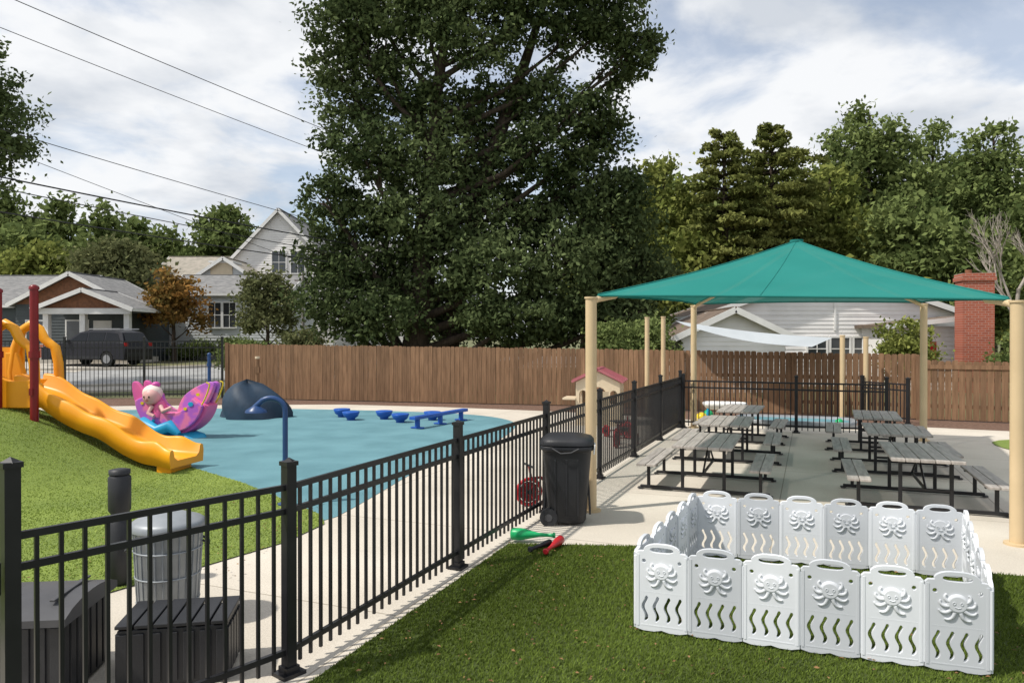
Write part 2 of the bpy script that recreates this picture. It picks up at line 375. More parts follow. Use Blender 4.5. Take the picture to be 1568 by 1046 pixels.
# ---------------------------------------------------------------- wood fence
def woodfence():
    root=empty('wood_fence'); A=[(-9.35,24.3,1.80),(2.0,21.6,1.69),(9.9,18.05,1.60)]
    segs=[(A[0],A[1]),(A[1],A[2]),((9.9,18.05,1.46),(12.8,16.75,1.42))]
    b=MB()
    for (p,q) in segs:
        P=Vector(p[:2]);Q=Vector(q[:2]); L=(Q-P).length; rz=math.atan2((Q-P).y,(Q-P).x); n=int(L/.142)
        nr=Vector((math.sin(rz),-math.cos(rz)))
        for k in range(n):
            t=(k+.5)/n; c=P.lerp(Q,t); h=p[2]+(q[2]-p[2])*t+random.uniform(-.014,.014); z=gh(c.x,c.y)
            w=.134/2; y=random.uniform(-.006,.006)
            X=Matrix.Translation((c.x,c.y,z))@Matrix.Rotation(rz+random.uniform(-.03,.03),4,'Z')
            o=[(-w,.03),(w,.03),(w,h-.03),(w-.025,h),(-w+.025,h),(-w,h-.03)]
            vs=[(a,y-.01,e) for a,e in o]+[(a,y+.01,e) for a,e in o]
            b.add(vs,[(0,1,2,3,4,5),(11,10,9,8,7,6)]+[(i,i+6,(i+1)%6+6,(i+1)%6) for i in range(6)],M_wood,False,X)
        m=P.lerp(Q,.5)
        for zz in (.35,1.0,1.5 if p[2]>1.55 else 1.3):
            b.box((m.x-nr.x*.035,m.y-nr.y*.035,gh(m.x,m.y)+zz),(L,.04,.09),M_wood,rz)
        k=int(L/2.4)
        for i in range(k+1):
            c=P.lerp(Q,i/k); hh=p[2]+(q[2]-p[2])*i/k
            b.box((c.x-nr.x*.10,c.y-nr.y*.10,hh/2),(.09,.09,hh-.02),M_wood,rz)
    P=Vector((9.9,18.05));Q=Vector((12.8,16.75)); rz=math.atan2((Q-P).y,(Q-P).x); m=P.lerp(Q,.5)
    b.box((m.x,m.y,1.30),(3.15,.07,.10),M_wood,rz); b.box((9.9,18.0,.78),(.11,.11,1.56),M_wood,rz); b.box((-9.36,24.3,.92),(.11,.11,1.84),M_wood,0)
    b.build('pickets',parent=root)
woodfence()
# ---------------------------------------------------------------- canopy
def canopy():
    root=empty('shade_canopy')
    posts=[(.91,8.51,2.47),(4.87,7.12,2.36),(7.96,14.3,2.66),(4.03,16.4,2.72)]
    apex=Vector((4.46,11.6,3.52)); C=[]
    for i,(x,y,z) in enumerate(posts):
        b=MB(); r=.065
        b.cyl((0,0,0),(0,0,z-.02),r,M_tan,n=20); b.cyl((0,0,z-.02),(0,0,z),r+.012,M_tan,n=20)
        b.cyl((0,0,0.005),(0,0,.03),r+.05,M_tan,n=20)
        dirn=(Vector((apex.x,apex.y,0))-Vector((x,y,0))).normalized()
        b.tube([(0,0,z-.06),tuple(dirn*.12+Vector((0,0,z-.02))),tuple(dirn*.42+Vector((0,0,z+.03)))],.036,M_tan,10)
        b.build('post',(x,y,0),parent=root); C.append(Vector((x,y,z+.03))+dirn*.12)
    cen=sum(C,Vector())/4
    b=MB(); nu,nv=28,14
    def surf(A,B,u,v):
        e=A.lerp(B,u); s=4*u*(1-u)
        e=e+(Vector((cen.x,cen.y,e.z))-e)*(.06*s)+Vector((0,0,.02*s))
        p=e.lerp(apex,v); p.z-=.055*math.sin(math.pi*v)*(1-.3*s); return p
    for i in range(4):
        A,B=C[i],C[(i+1)%4]; vs=[surf(A,B,k/nu,a/nv) for a in range(nv+1) for k in range(nu+1)];fs=[]
        for a in range(nv):
            for k in range(nu):
                q=a*(nu+1)+k; fs.append((q,q+1,q+nu+2,q+nu+1))
        b.add(vs,fs,M_teal,True)
        b.tube([vs[k]-Vector((0,0,.012)) for k in range(nu+1)],.014,M_teal,6)
        hp=[vs[a*(nu+1)]+Vector((0,0,.004)) for a in range(nv+1)]; b.tube(hp,.010,M_teal,6)
        for kk in ((nu*3//7,) if i%2==0 else (nu//3,nu*2//3)):
            b.tube([surf(A,B,kk/nu,v)+Vector((0,0,.002)) for v in np.linspace(0,1 ,10)],.0045,M_teal,5)
    b.cyl(apex-Vector((0,0,.02)),apex+Vector((0,0,.012)),.10,M_teal,n=16)
    b.build('fabric_roof',parent=root)
    b=MB()
    for c,(x,y,z) in zip(C,posts): b.tube([c-Vector((0,0,.05)),c.lerp(apex,.5)-Vector((0,0,.13)),apex-Vector((0,0,.07))],.028,M_tan,8)
    b.build('rafters',parent=root)
canopy()
root=empty('gray_shade_sail')
b=MB(); c=[Vector(p) for p in ((4.45,20.1,2.46),(8.1,18.7,2.0),(7.3,18.0,1.78),(4.6,19.7,2.34))]; k=12; vs=[]
for i in range(k+1):
    for j in range(k+1):
        u,v=i/k,j/k; p=c[0].lerp(c[1],u).lerp(c[3].lerp(c[2],u),v); p.z-=.13*math.sin(math.pi*u)*(.5+.5*v); vs.append(p)
b.add(vs,[(i*(k+1)+j,i*(k+1)+j+1,(i+1)*(k+1)+j+1,(i+1)*(k+1)+j) for i in range(k) for j in range(k)],M_sail,True); b.build('sail',parent=root)
b=MB()
for (x,y,z) in ((3.58,19.6,2.52),(4.1,20.05,2.55),(8.13,18.2,2.04),(8.66,18.1,2.0)): b.cyl((x,y,0),(x,y,z),.06,M_tan); b.cyl((x,y,z),(x,y,z+.03),.068,M_tan)
b.build('posts',parent=root)
# ---------------------------------------------------------------- picnic tables
def table_mesh():
    b=MB(); L=1.5
    for i in range(5): b.box((-.30+.15*i,0,.60),(.142,L,.035),M_plank)
    for s in (-1,1):
        for i in range(2): b.box((s*.70-.065+.13*i,0,.345),(.122,L,.032),M_plank)
    for e in (-.56,.56):
        b.box((0,e,.035),(1.62,.045,.04),M_black)
        for s in (-1,1):
            b.box((s*.26,e,.31),(.04,.04,.53),M_black); b.box((s*.70,e,.19),(.04,.04,.29),M_black)
            b.box((s*.70,e,.318),(.24,.04,.02),M_black)
            b.box((s*.81,e,.018),(.07,.09,.012),M_black)
        b.box((0,e,.573),(.70,.045,.022),M_black); b.box((0,e,.25),(.5,.035,.03),M_black)
        b.tube([(0,e,.26),(0,0,.56)],.014,M_black,8)
    b.box((0,0,.25),(.03,1.1,.03),M_black)
    return b.mesh('picnic_table')
tm=table_mesh()
for (x,y) in ((2.66,10.0),(3.62,12.35),(4.5,14.5),(4.95,9.0),(5.75,11.2),(6.55,13.3)):
    o=inst(tm,'picnic_table',(x,y,.01),-math.radians(22.3+random.uniform(-1.5,1.5)))
    bv=o.modifiers.new('b','BEVEL'); bv.width=.005; bv.segments=1
# ---------------------------------------------------------------- play pen
def pen():
    root=empty('play_pen'); 
    def panel(w,m):
        b=MB(); h=w/2-.004
        out=[(-h,.012),(-h+.05,.0),(-.05,.0),(0,.012),(.05,0),(h-.05,0),(h,.012),(h,.515),(h-.015,.53),(h-.05,.533),(.118,.54)]
        out+=[(.10*math.cos(a)+(.02 if math.cos(a)>0 else -.02),.54+.045*math.sin(a)) for a in np.linspace(.15,math.pi-.15,12)]
        out+=[(-.118,.54),(-h+.05,.533),(-h+.015,.53),(-h,.515)]
        hs=[]
        hs.append([(.08*math.copysign(abs(math.cos(a))**.6,math.cos(a)),.545+.019*math.sin(a)) for a in np.linspace(0,2*math.pi,20,endpoint=False)])
        for s in (-1,1): hs.append([(s*.118+.015*math.cos(a),.468+.015*math.sin(a)) for a in np.linspace(0,2*math.pi,10,endpoint=False)])
        for x0 in (-.111,-.037,.037,.111):
            zs=np.linspace(.062,.235,14); wv=[x0+.012*math.sin((z-.062)/.173*2*math.pi*1.3) for z in zs]
            hw=[.006]+[.0125]*12+[.006]
            hs.append([(wv[i]+hw[i],zs[i]) for i in range(14)]+[(wv[i]-hw[i],zs[i]) for i in range(13,-1,-1)])
        b.shape(out,hs,.022,m,bev=.002)
        for sd in (-1,1):
            yy=-.015*sd
            X=Matrix.Translation((0,yy,.400))@Matrix.Rotation(math.pi/2,4,'X')
            b.loft([(-.008,.058,.056),(0,.060,.058),(.008,.056,.054),(.012,.045,.043)],m,24,2,X)
            for s in (-1,1):
                b.tube([(s*.02+.007*math.cos(a),yy+(-.013*sd),.405+.009*math.sin(a)) for a in np.linspace(0,2*math.pi,11)],.0022,m,5)
                for (ang,l,curl) in ((.45,.062,2.4),(-.10,.070,2.2),(-.65,.076,2.0),(-1.2,.078,1.8)):
                    P=[];x,z=s*.045*math.cos(ang),.39+.045*math.sin(ang); a=ang-.2
                    for q in range(10):
                        P.append((x,yy,z)); a+=curl*(.04+.02*q)*.9; x+=s*math.cos(a)*l/9; z+=math.sin(a)*l/9
                    b.tube(P,[.013,.013,.0125,.012,.011,.010,.009,.008,.007,.006],m,7)
            b.tube([(-.016,yy-.013*sd,.383),(0,yy-.013*sd,.377),(.016,yy-.013*sd,.383)],.0025,m,6)
        for s in (-1,1): b.box((s*(h-.012),0,.27),(.014,.032,.48),m)
        b.box((0,0,.262),(2*h-.06,.027,.005),m); b.box((0,0,.038),(2*h-.06,.028,.008),m)
        return b.mesh('panel')
    K=[(.84,5.0),(2.79,4.30),(3.71,6.06),(1.68,6.72)]
    n=0; cache={}
    for i in range(4):
        A=Vector(K[i]);B=Vector(K[(i+1)%4]); N=6 if i%2==0 else 5; L=(B-A).length; w=L/N; rz=math.atan2((B-A).y,(B-A).x)
        for k in range(N):
            key=(round(w,3),n%2)
            if key not in cache: cache[key]=panel(w,M_white if n%2==0 else M_gray)
            c=A.lerp(B,(k+.5)/N); inst(cache[key],'panel_%d'%n,(c.x,c.y,.035),rz+random.uniform(-.02,.02),root); n+=1
        b=MB()
        for k in range(N):
            c=A.lerp(B,k/N)
            b.cyl((c.x,c.y,.07),(c.x,c.y,.53),.013,M_white,n=10)
        b.build('hinges',parent=root)
pen()
# ---------------------------------------------------------------- bins
def wheelie():
    b=MB()
    b.loft([(.04,.20,.19),(.07,.215,.205),(.55,.245,.24),(.80,.262,.26),(.815,.285,.285),(.85,.285,.285),(.86,.27,.27)],M_blackp,40,5)
    b.loft([(.865,.292,.29),(.90,.292,.29),(.93,.27,.265),(.955,.20,.19,0,.02),(.975,.05,.04,0,.02)],M_blackp,40,4)
    for s in (-1,1): b.cyl((s*.235,.19,.10),(s*.19,.19,.10),.095,M_blackp,n=20); b.cyl((s*.24,.19,.10),(s*.236,.19,.10),.04,M_dkgray,n=14)
    b.cyl((-.2,.25,.89),(.2,.25,.89),.018,M_blackp); 
    for s in(-1,1):
        for x in (-.12,0,.12): b.box((x,s*.228,.42),(.02,.02,.6),M_blackp,rx=math.radians(-3.5*-s))
        for x in (-.12,0,.12): b.box((s*.234,x,.42),(.02,.02,.6),M_blackp,ry=math.radians(3.2*s))
    for s in (-1,1): b.box((s*.16,.02,.945),(.03,.3,.02),M_blackp)
    b.tube([(-.28,-.13,.84),(-.30,-.05,.80),(-.30,.06,.79),(-.28,.15,.84)],.008,M_dkgray,6)
    b.box((-.10,-.292,.82),(.22,.014,.10),M_trim,rx=.1)
    b.build('wheeled_trash_bin',(.60,8.02,0),math.radians(84),bevel=.004)
wheelie()
def galv():
    b=MB()
    b.loft([(0,.185,.185),(.02,.19,.19),(.66,.225,.225),(.67,.235,.235),(.69,.235,.235)],M_galv,40)
    for z in (.16,.34,.52): b.tube([((.19+.035*z/.66+.004)*math.cos(a),(.19+.035*z/.66+.004)*math.sin(a),z) for a in np.linspace(0,2*math.pi,37)],.006,M_galv,6)
    for k in range(26):
        a=2*math.pi*k/26; b.tube([(.192*math.cos(a),.192*math.sin(a),.03),(.224*math.cos(a),.224*math.sin(a),.64)],.006,M_galv,5)
    b.loft([(.66,.245,.245),(.70,.248,.248),(.72,.22,.22),(.77,.08,.08),(.775,.01,.01)],M_galv,40)
    b.tube([(-.05,0,.77),(-.04,0,.81),(.04,0,.81),(.05,0,.77)],.008,M_black,8)
    for s in (-1,1): b.tube([(s*.225,-.06,.56),(s*.265,-.05,.53),(s*.265,.05,.53),(s*.225,.06,.56)],.008,M_black,8)
    b.build('galvanised_trash_can',(-2.42,5.2,.01),.4)
galv()
def deckbox(name,loc,w,d,h,rz,lid):
    b=MB(); n=int(w/.08)
    b.box((0,0,h/2),(w-.03,d-.03,h-.02),M_blackp)
    for k in range(n): 
        for s in(-1,1): b.box((-w/2+.04+(w-.08)*k/(n-1),s*(d/2-.01),h/2),(.06,.014,h-.06),M_blackp)
    for k in range(int(d/.08)):
        for s in(-1,1): b.box((s*(w/2-.01),-d/2+.05+.08*k,h/2),(.014,.06,h-.06),M_blackp)
    if lid:
        vs=[];m=9
        for i in range(m):
            t=i/(m-1); y=-d/2-.02+(d+.04)*t; z=h+.02+.06*math.sin(math.pi*t)**.7
            vs+=[(-w/2-.02,y,z),(w/2+.02,y,z)]
        b.add(vs,[(2*i,2*i+1,2*i+3,2*i+2) for i in range(m-1)],M_dkgray,True)
        for x in(-w/2-.02,w/2+.02): b.add([v for v in vs if v[0]==x]+[(x,d/2+.02,h-.02),(x,-d/2-.02,h-.02)],[tuple(range(m+2))],M_dkgray)
        b.add([(-w/2-.02,-d/2-.02,h-.02),(w/2+.02,-d/2-.02,h-.02),(w/2+.02,-d/2-.02,h+.02),(-w/2-.02,-d/2-.02,h+.02)],[(0,1,2,3)],M_dkgray)
        b.box((0,-d/2-.03,h-.03),(.14,.02,.06),M_dkgray)
        for x in (-w/2+.1,w/2-.1): b.box((x,0,h+.085),(.03,d*.7,.012),M_dkgray)
    else:
        for k in range(6): b.box((-w/2+w*(k+.5)/6,0,h+.012),(w/6-.012,d,.02),M_blackp)
    b.build(name,loc,rz,bevel=.004)
deckbox('deck_storage_box',(-2.78,4.25,.01),.66,.62,.46,math.radians(6),True)
deckbox('slatted_deck_box',(-1.98,4.42,.01),.62,.42,.34,math.radians(10),False)
b=MB(); b.loft([(0,.06,.06),(.02,.085,.085),(.50,.085,.085),(.52,.06,.06),(.56,.06,.06),(.60,.085,.085),(.86,.085,.085),(.88,.07,.07)],M_blackp,24); b.loft([(.885,.08,.08),(.92,.08,.08),(.93,.03,.03)],M_blackp,24)
b.build('black_bollard',(-3.16,5.95,.02))
# ---------------------------------------------------------------- toys near
def bat(name,mt,loc,rz,L,r,m2=None):
    b=MB(); X=Matrix.Rotation(math.pi/2,4,'Y')
    b.loft([(0,.02,.02),(.012,.03,.03),(.03,.018,.018),(L*.35,.018,.018)],m2 or mt,18,2,X)
    b.loft([(L*.35,.018,.018),(L*.6,r*.75,r*.75),(L*.75,r,r),(L*.95,r,r),(L*.99,r*.75,r*.75),(L,r*.3,r*.3)],mt,18,2,X)
    b.build(name,(loc[0],loc[1],.03+r),rz)
bat('green_toy_bat',M_green,(.42,7.16,0),math.radians(172),.44,.058)
bat('red_toy_bat',M_red,(.30,6.66,0),math.radians(68),.46,.042,M_red)
bat('black_toy_bat',M_blackp,(.16,6.78,0),math.radians(52),.34,.028)
def trike(loc,rz):
    b=MB()
    def wheel(c,r):
        b.tube([(c[0]+r*math.cos(a),c[1],c[2]+r*math.sin(a)) for a in np.linspace(0,2*math.pi,25)],.022,M_red,8)
        b.loft([(-.012,r*.8,r*.8),(.012,r*.8,r*.8)],M_redp,20,2,Matrix.Translation(c)@Matrix.Rotation(math.pi/2,4,'X'))
        b.cyl((c[0],c[1]-.03,c[2]),(c[0],c[1]+.03,c[2]),.03,M_black)
        for k in range(6): a=k*math.pi/3; b.cyl((c[0],c[1]-.014,c[2]),(c[0]+(r-.02)*math.cos(a),c[1]-.014,c[2]+(r-.02)*math.sin(a)),.007,M_red,n=6)
    wheel((0,0,.17),.15); wheel((.45,-.2,.12),.10); wheel((.45,.2,.12),.10)
    b.cyl((.45,-.2,.12),(.45,.2,.12),.012,M_redp); b.tube([(0,0,.17),(.03,0,.33),(.15,0,.33),(.4,0,.14)],.018,M_redp,8)
    b.cyl((.03,0,.33),(.0,0,.48),.014,M_redp); b.cyl((0,-.15,.48),(0,.15,.48),.013,M_black)
    b.loft([(.27,.07,.05),(.31,.13,.11),(.33,.12,.10)],M_black,18,2,Matrix.Translation((.32,0,0)))
    b.build('red_tricycle',loc,rz)
trike((.20,8.75,.01),math.radians(20)); trike((1.9,13.4,.01),math.radians(60)); trike((2.3,14.6,.01),math.radians(120))
# ---------------------------------------------------------------- playground
def slide():
    root=empty('orange_slide',(-.27,0,0)); b=MB()
    K=[(-7.25,11.55,1.20),(-6.9,11.5,1.12),(-6.5,11.42,.86),(-6.15,11.36,.70),(-5.8,11.3,.60),(-5.45,11.24,.38),(-5.1,11.18,.24),(-4.8,11.12,.22),(-4.6,11.08,.20)]
    ks=np.linspace(0,1,len(K)); tt=np.linspace(0,1,60)
    arr=np.array(K); from_=np.array([np.interp(tt,ks,arr[:,i]) for i in range(3)]).T
    for _ in range(8): from_[1:-1]=(from_[:-2]+2*from_[1:-1]+from_[2:])/4
    w=.26
    prof=[(-w-.06,-.10),(-w-.075,.10),(-w-.06,.215),(-w-.025,.235),(-w,.21),(-w+.02,.05),(-w+.08,0),(w-.08,0),(w-.02,.05),(w,.21),(w+.025,.235),(w+.06,.215),(w+.075,.10),(w+.06,-.10)]
    vs=[];n=len(prof)
    for i,p in enumerate(from_):
        t=from_[min(i+1,59)]-from_[max(i-1,0)]; t=t/np.linalg.norm(t); s=np.array([-t[1],t[0],0]); s/=np.linalg.norm(s)
        fl=1+.22*max(0,(i-48)/11); lip=1-.25*max(0,(i-50)/9)
        wav=1+.10*math.sin(i*.42)
        for a,h in prof: vs.append(p+s*a*fl+np.array([0,0,h*lip*wav if h>.06 else h]))
    fs=[(i*n+j,i*n+(j+1)%n,(i+1)*n+(j+1)%n,(i+1)*n+j) for i in range(59) for j in range(n)]
    b.add(vs,fs,M_orange,True); b.add(vs[-n:],[tuple(range(n))],M_orange); b.add(vs[:n],[tuple(range(n))[::-1]],M_orange)
    b.box((-4.80,11.1,.075),(.22,.56,.13),M_orange,-.1)
    b.build('chute',parent=root,bevel=0)
    for s,nm in ((-.30,'handrail_near'),(.30,'handrail_far')):
        b=MB()
        pth=[(-7.72,1.15),(-7.74,1.45),(-7.68,1.85),(-7.58,2.12),(-7.43,2.22),(-7.30,2.14),(-7.22,1.98),(-7.13,1.90),(-7.05,1.85),(-7.0,1.6),(-6.98,1.15)]
        b.tube([(x,11.55+s,z) for x,z in pth],.072,M_orange,12)
        b.shape([(-7.79,.95),(-6.86,.95),(-6.9,1.28),(-7.0,1.35),(-7.35,1.33),(-7.55,1.42),(-7.64,1.75),(-7.80,1.75)],[],.10,M_orange,Matrix.Translation((0,11.55+s,0)),.012)
        b.build(nm,parent=root)
slide()
for (x,y,t) in ((-7.12,11.02,2.72),(-7.72,11.10,2.68)):
    b=MB(); b.cyl((0,0,.7),(0,0,t),.058,M_redp,n=18); b.loft([(t,.07,.07),(t+.04,.07,.07),(t+.07,.03,.03)],M_redp,18); b.cyl((0,0,1.7),(0,0,1.8),.075,M_redp,n=18)
    b.box((.0,-.075,1.2),(.05,.03,.1),M_redp); b.build('red_play_post',(x,y,0))
b=MB(); b.box((-8.3,11.55,1.02),(1.3,.7,.06),M_redp); b.box((-8.4,11.9,1.5),(1.1,.04,.7),M_orange); b.build('play_platform')
def rider():
    b=MB()
    def cres(yo,th,m,sc=1,bev=.03):
        outer=[];k=24
        for i in range(k+1):
            a=math.pi*1.02+ (math.pi*.92)*i/k
            outer.append((sc*.86*math.cos(a),.80+sc*.72*math.sin(a)))
        inner=[]
        for i in range(k+1):
            a=math.pi*1.04+(math.pi*.88)*(k-i)/k
            inner.append((.56*math.cos(a)+.03,.92+.42*math.sin(a)))
        b.shape(outer+inner,[],th,m,Matrix.Translation((0,yo,0)),bev)
    cres(0,.34,M_pink); cres(-.24,.05,M_purple,.93,.02); cres(.24,.05,M_purple,.93,.02)
    wing=[(.12,.35),(.5,.42),(.8,.70),(.98,1.10),(.93,1.18),(.70,1.12),(.42,.98),(.22,.80)]
    wing=smoothpts(wing,2)
    for s in (-1,1):
        b.shape(wing,[],.06,M_purple,Matrix.Translation((0,s*.20,0))@Matrix.Rotation(s*.12,4,'X'),.02)
        b.tube([(x,s*.245,z) for x,z in wing[:16]],.016,M_yellow,6)
        for (x,z,r,mm) in ((.55,.72,.06,M_sky),(.72,.92,.04,M_yellow),(.42,.62,.04,M_yellow),(-.62,.72,.04,M_yellow),(-.35,.36,.04,M_sky)):
            b.loft([(-.01,r,r*.8),(.01,r,r*.8)],mm,14,2,Matrix.Translation((x,s*.29,z))@Matrix.Rotation(math.pi/2,4,'X'))
    lw=smoothpts([(-.62,.42),(-.86,.74),(-.93,1.12),(-.84,1.17),(-.66,.98),(-.45,.72)],2)
    for s in (-1,1): b.shape(lw,[],.06,M_pink,Matrix.Translation((0,s*.18,0)),.02)
    b.loft([(.42,.17,.15),(.55,.18,.16),(.70,.12,.11),(.76,.07,.07)],M_pink,18,2,Matrix.Translation((-.28,-.16,0)))
    b.ball((-.43,-.24,.86),(.19,.17,.18),M_skin,20)
    b.ball((-.46,-.17,.93),(.215,.19,.175),M_hair,20); b.ball((-.60,-.14,.80),(.10,.13,.14),M_hair,14); b.ball((-.40,-.14,1.10),(.09,.09,.07),M_pink,12)
    for s in(-1,1): b.ball((-.43+s*.06,-.405,.86),(.018,.012,.025),M_black,8)
    b.ball((-.43,-.415,.82),(.016,.016,.014),M_skin,8); b.tube([(-.47,-.40,.785),(-.43,-.405,.775),(-.39,-.40,.785)],.006,M_red,6)
    b.tube([(-.2,-.25,.66),(-.08,-.34,.56),(.05,-.30,.62)],[.05,.045,.04],M_skin,10); b.ball((.07,-.3,.63),.045,M_skin,10)
    b.tube([(-.38,-.28,.66),(-.42,-.36,.52),(-.28,-.36,.46)],[.05,.045,.04],M_skin,10)
    for s in (-1,1): b.tube([(-.78+s*.02,s*.22-.12,.14),(-.5,s*.26-.14,.30),(-.2,s*.24-.14,.16),(.1,s*.22-.14,.26),(.3,s*.2-.14,.10)],[.08,.15,.12,.13,.06],M_sky,12)
    b.loft([(0,.7,.32),(.07,.66,.28),(.12,.5,.2)],M_sky,30)
    o=b.build('butterfly_rider_toy',(-6.76,14.9,.014),math.radians(-12)); o.scale=(.93,.93,.95)
rider()
def rock():
    b=MB(); n=28; rings=9; vs=[]
    for i in range(rings):
        t=i/(rings-1); r=(1-t**2.2)**.6*1.0
        for j in range(n):
            a=2*math.pi*j/n; f=1+.14*math.sin(3*a+t*2)+.08*math.sin(5*a+5*t)
            vs.append((.82*r*f*math.cos(a)-.18*t,.6*r*f*math.sin(a),.92*t*(1+.05*math.sin(2*a))))
    fs=[(i*n+j,i*n+(j+1)%n,(i+1)*n+(j+1)%n,(i+1)*n+j) for i in range(rings-1) for j in range(n)]
    b.add(vs,fs+[tuple(range((rings-1)*n,rings*n))],M_rock,True); b.build('climbing_dome',(-6.45,18.5,.01))
rock()
b=MB()
pth=[(0,0,0),(0,0,.9),(0,0,1.12)]+[(-.17+.17*math.cos(a),0,1.12+.15*math.sin(a)) for a in np.linspace(.2,2.2,10)]+[(-.36,0,1.16)]
b.tube(pth,.032,M_bluepost,12); b.loft([(1.10,.13,.11),(1.13,.12,.10),(1.19,.02,.02)],M_bluepost,18,2,Matrix.Translation((-.34,0,0)))
b.cyl((0,0,0),(0,0,.02),.09,M_bluepost); b.box((0,0,.45),(.075,.075,.16),M_bluepost); b.build('blue_play_shower',(-2.70,8.8,.014),.05)
b=MB(); b.cyl((0,0,0),(0,0,1.5),.05,M_bluepost); b.ball((0,0,1.5),.06,M_bluepost); b.cyl((0,0,1.15),(0,0,1.25),.07,M_bluepost); b.build('blue_post',(-9.05,22.1,0))
b=MB(); b.cyl((0,0,0),(0,0,1.35),.06,M_wood); b.cyl((0,0,1.35),(0,0,1.42),.075,M_cream); b.box((0,0,1.0),(.14,.14,.2),M_wood); b.build('wood_post',(-7.95,23.1,0))
for (x,y) in ((-4.28,18.6),(-3.90,17.9),(-3.13,18.1),(-2.63,17.4),(-1.93,17.9),):
    b=MB(); b.loft([(0,.10,.10),(.04,.10,.10),(.09,.17,.17),(.19,.21,.21),(.205,.20,.20),(.19,.16,.16),(.18,.02,.02)],M_bluep,24); b.build('blue_stepping_pod',(x,y,.014))
b=MB(); b.box((0,0,.24),(2.2,.16,.07),M_bluep)
for x in(-.9,0,.9): b.box((x,0,.11),(.07,.1,.21),M_bluep); b.box((x,0,.02),(.12,.3,.03),M_bluep)
b.build('blue_balance_beam',(-1.65,17.0,.014),math.radians(62),bevel=.01)
def playhouse():
    root=empty('toy_playhouse',(2.05,17.2,.01),math.radians(-14))
    def arch(x0,x1,z0,z1,n=8):
        r=(x1-x0)/2;c=(x0+x1)/2; return [(x0,z0),(x1,z0)]+[(c+r*math.cos(a),z1-r+r*math.sin(a)) for a in np.linspace(0,math.pi,n)]
    b=MB(); front=[(-.5,0),(.5,0),(.5,.98),(0,1.22),(-.5,.98)]
    b.shape(front,[arch(-.18,.2,.03,.88),arch(-.42,-.26,.5,.8),arch(.28,.44,.5,.8)],.05,M_cream,Matrix.Translation((0,-.42,0)))
    b.shape(front,[arch(-.3,.3,.5,.9)],.05,M_cream,Matrix.Translation((0,.42,0)))
    for s in(-1,1): b.shape([(-.39,0),(.39,0),(.39,.97),(-.39,.97)],[arch(-.2,.2,.45,.8)],.05,M_cream,Matrix.Translation((s*.475,0,0))@Matrix.Rotation(math.pi/2,4,'Z'))
    b.build('walls',parent=root)
    b=MB(); a=math.atan2(.24,.5)
    for s in(-1,1):
        b.box((s*.29,0,1.135),(.66,1.05,.05),M_pinkroof,ry=s*a)
        for k in range(5): b.box((s*.29,-.42+.21*k,1.165),(.64,.03,.03),M_pinkroof,ry=s*a)
    b.box((0,0,1.28),(.1,1.05,.05),M_pinkroof); b.build('roof',parent=root)
    b=MB(); b.box((.12,-.5,.4),(.3,.03,.75),M_cream,.5); b.box((-.65,-.2,.6),(.3,.6,.04),M_cream); b.build('door',parent=root)
playhouse()
for (x,y,r,m,n) in ((4.36,17.0,.14,M_yellow,'yellow_ball'),(4.72,17.8,.13,M_green,'green_ball'),(7.35,16.6,.09,M_green,'green_ball')):
    b=MB(); b.ball((0,0,r),r,m,24); b.tube([(r*1.0*math.cos(a),r*1.0*math.sin(a),r) for a in np.linspace(0,6.283,25)],.005,M_trim,6); b.build(n,(x,y,.01))
b=MB()
for s in(-1,1):
    for t in(-1,1): b.cyl((s*.4,t*.22,0),(s*.36,t*.2,.36),.035,M_sky)
b.loft([(.34,.40,.26),(.42,.48,.32),(.48,.50,.34),(.49,.46,.30),(.42,.42,.27)],M_trim,28,4); b.build('water_table',(4.95,17.2,.01),-.3)
b=MB(); b.loft([(0,1.25,.6),(.14,1.30,.66),(.15,1.26,.62),(.08,1.2,.56)],M_galv,36,5); b.loft([(.08,1.18,.54),(.10,1.18,.54)],M_blue,30,4)
b.build('sandbox',(6.5,17.0,.01),-.35)
# ---------------------------------------------------------------- houses
def siding(b,w,yf,z0,eave,ridge,m,face,step=.17):
    k=z0
    while k<ridge-.02:
        a=k;c=min(k+step,ridge); A=w/2
        vs=[(-A,yf-.03,a),(A,yf-.03,a),(A,yf-.008,c),(-A,yf-.008,c),(-A,yf,a),(A,yf,a)]
        b.add(vs,[(0,1,2,3),(4,5,1,0)],m,False,face); k+=step
def window(b,x,z,w,h,y,X,tr=M_trim,mun=True):
    b.box((x,y-.03,z),(w,.02,h),M_glass,X=X)
    t=.08
    b.box((x-w/2-t/2,y-.04,z),(t,.08,h+2*t),tr,X=X); b.box((x+w/2+t/2,y-.04,z),(t,.08,h+2*t),tr,X=X)
    b.box((x,y-.04,z+h/2+t/2),(w,.08,t),tr,X=X); b.box((x,y-.05,z-h/2-t/2),(w,.10,t),tr,X=X)
    if mun: b.box((x,y-.05,z),(w,.03,.04),tr,X=X); b.box((x,y-.05,z),(.03,.026,h),tr,X=X)
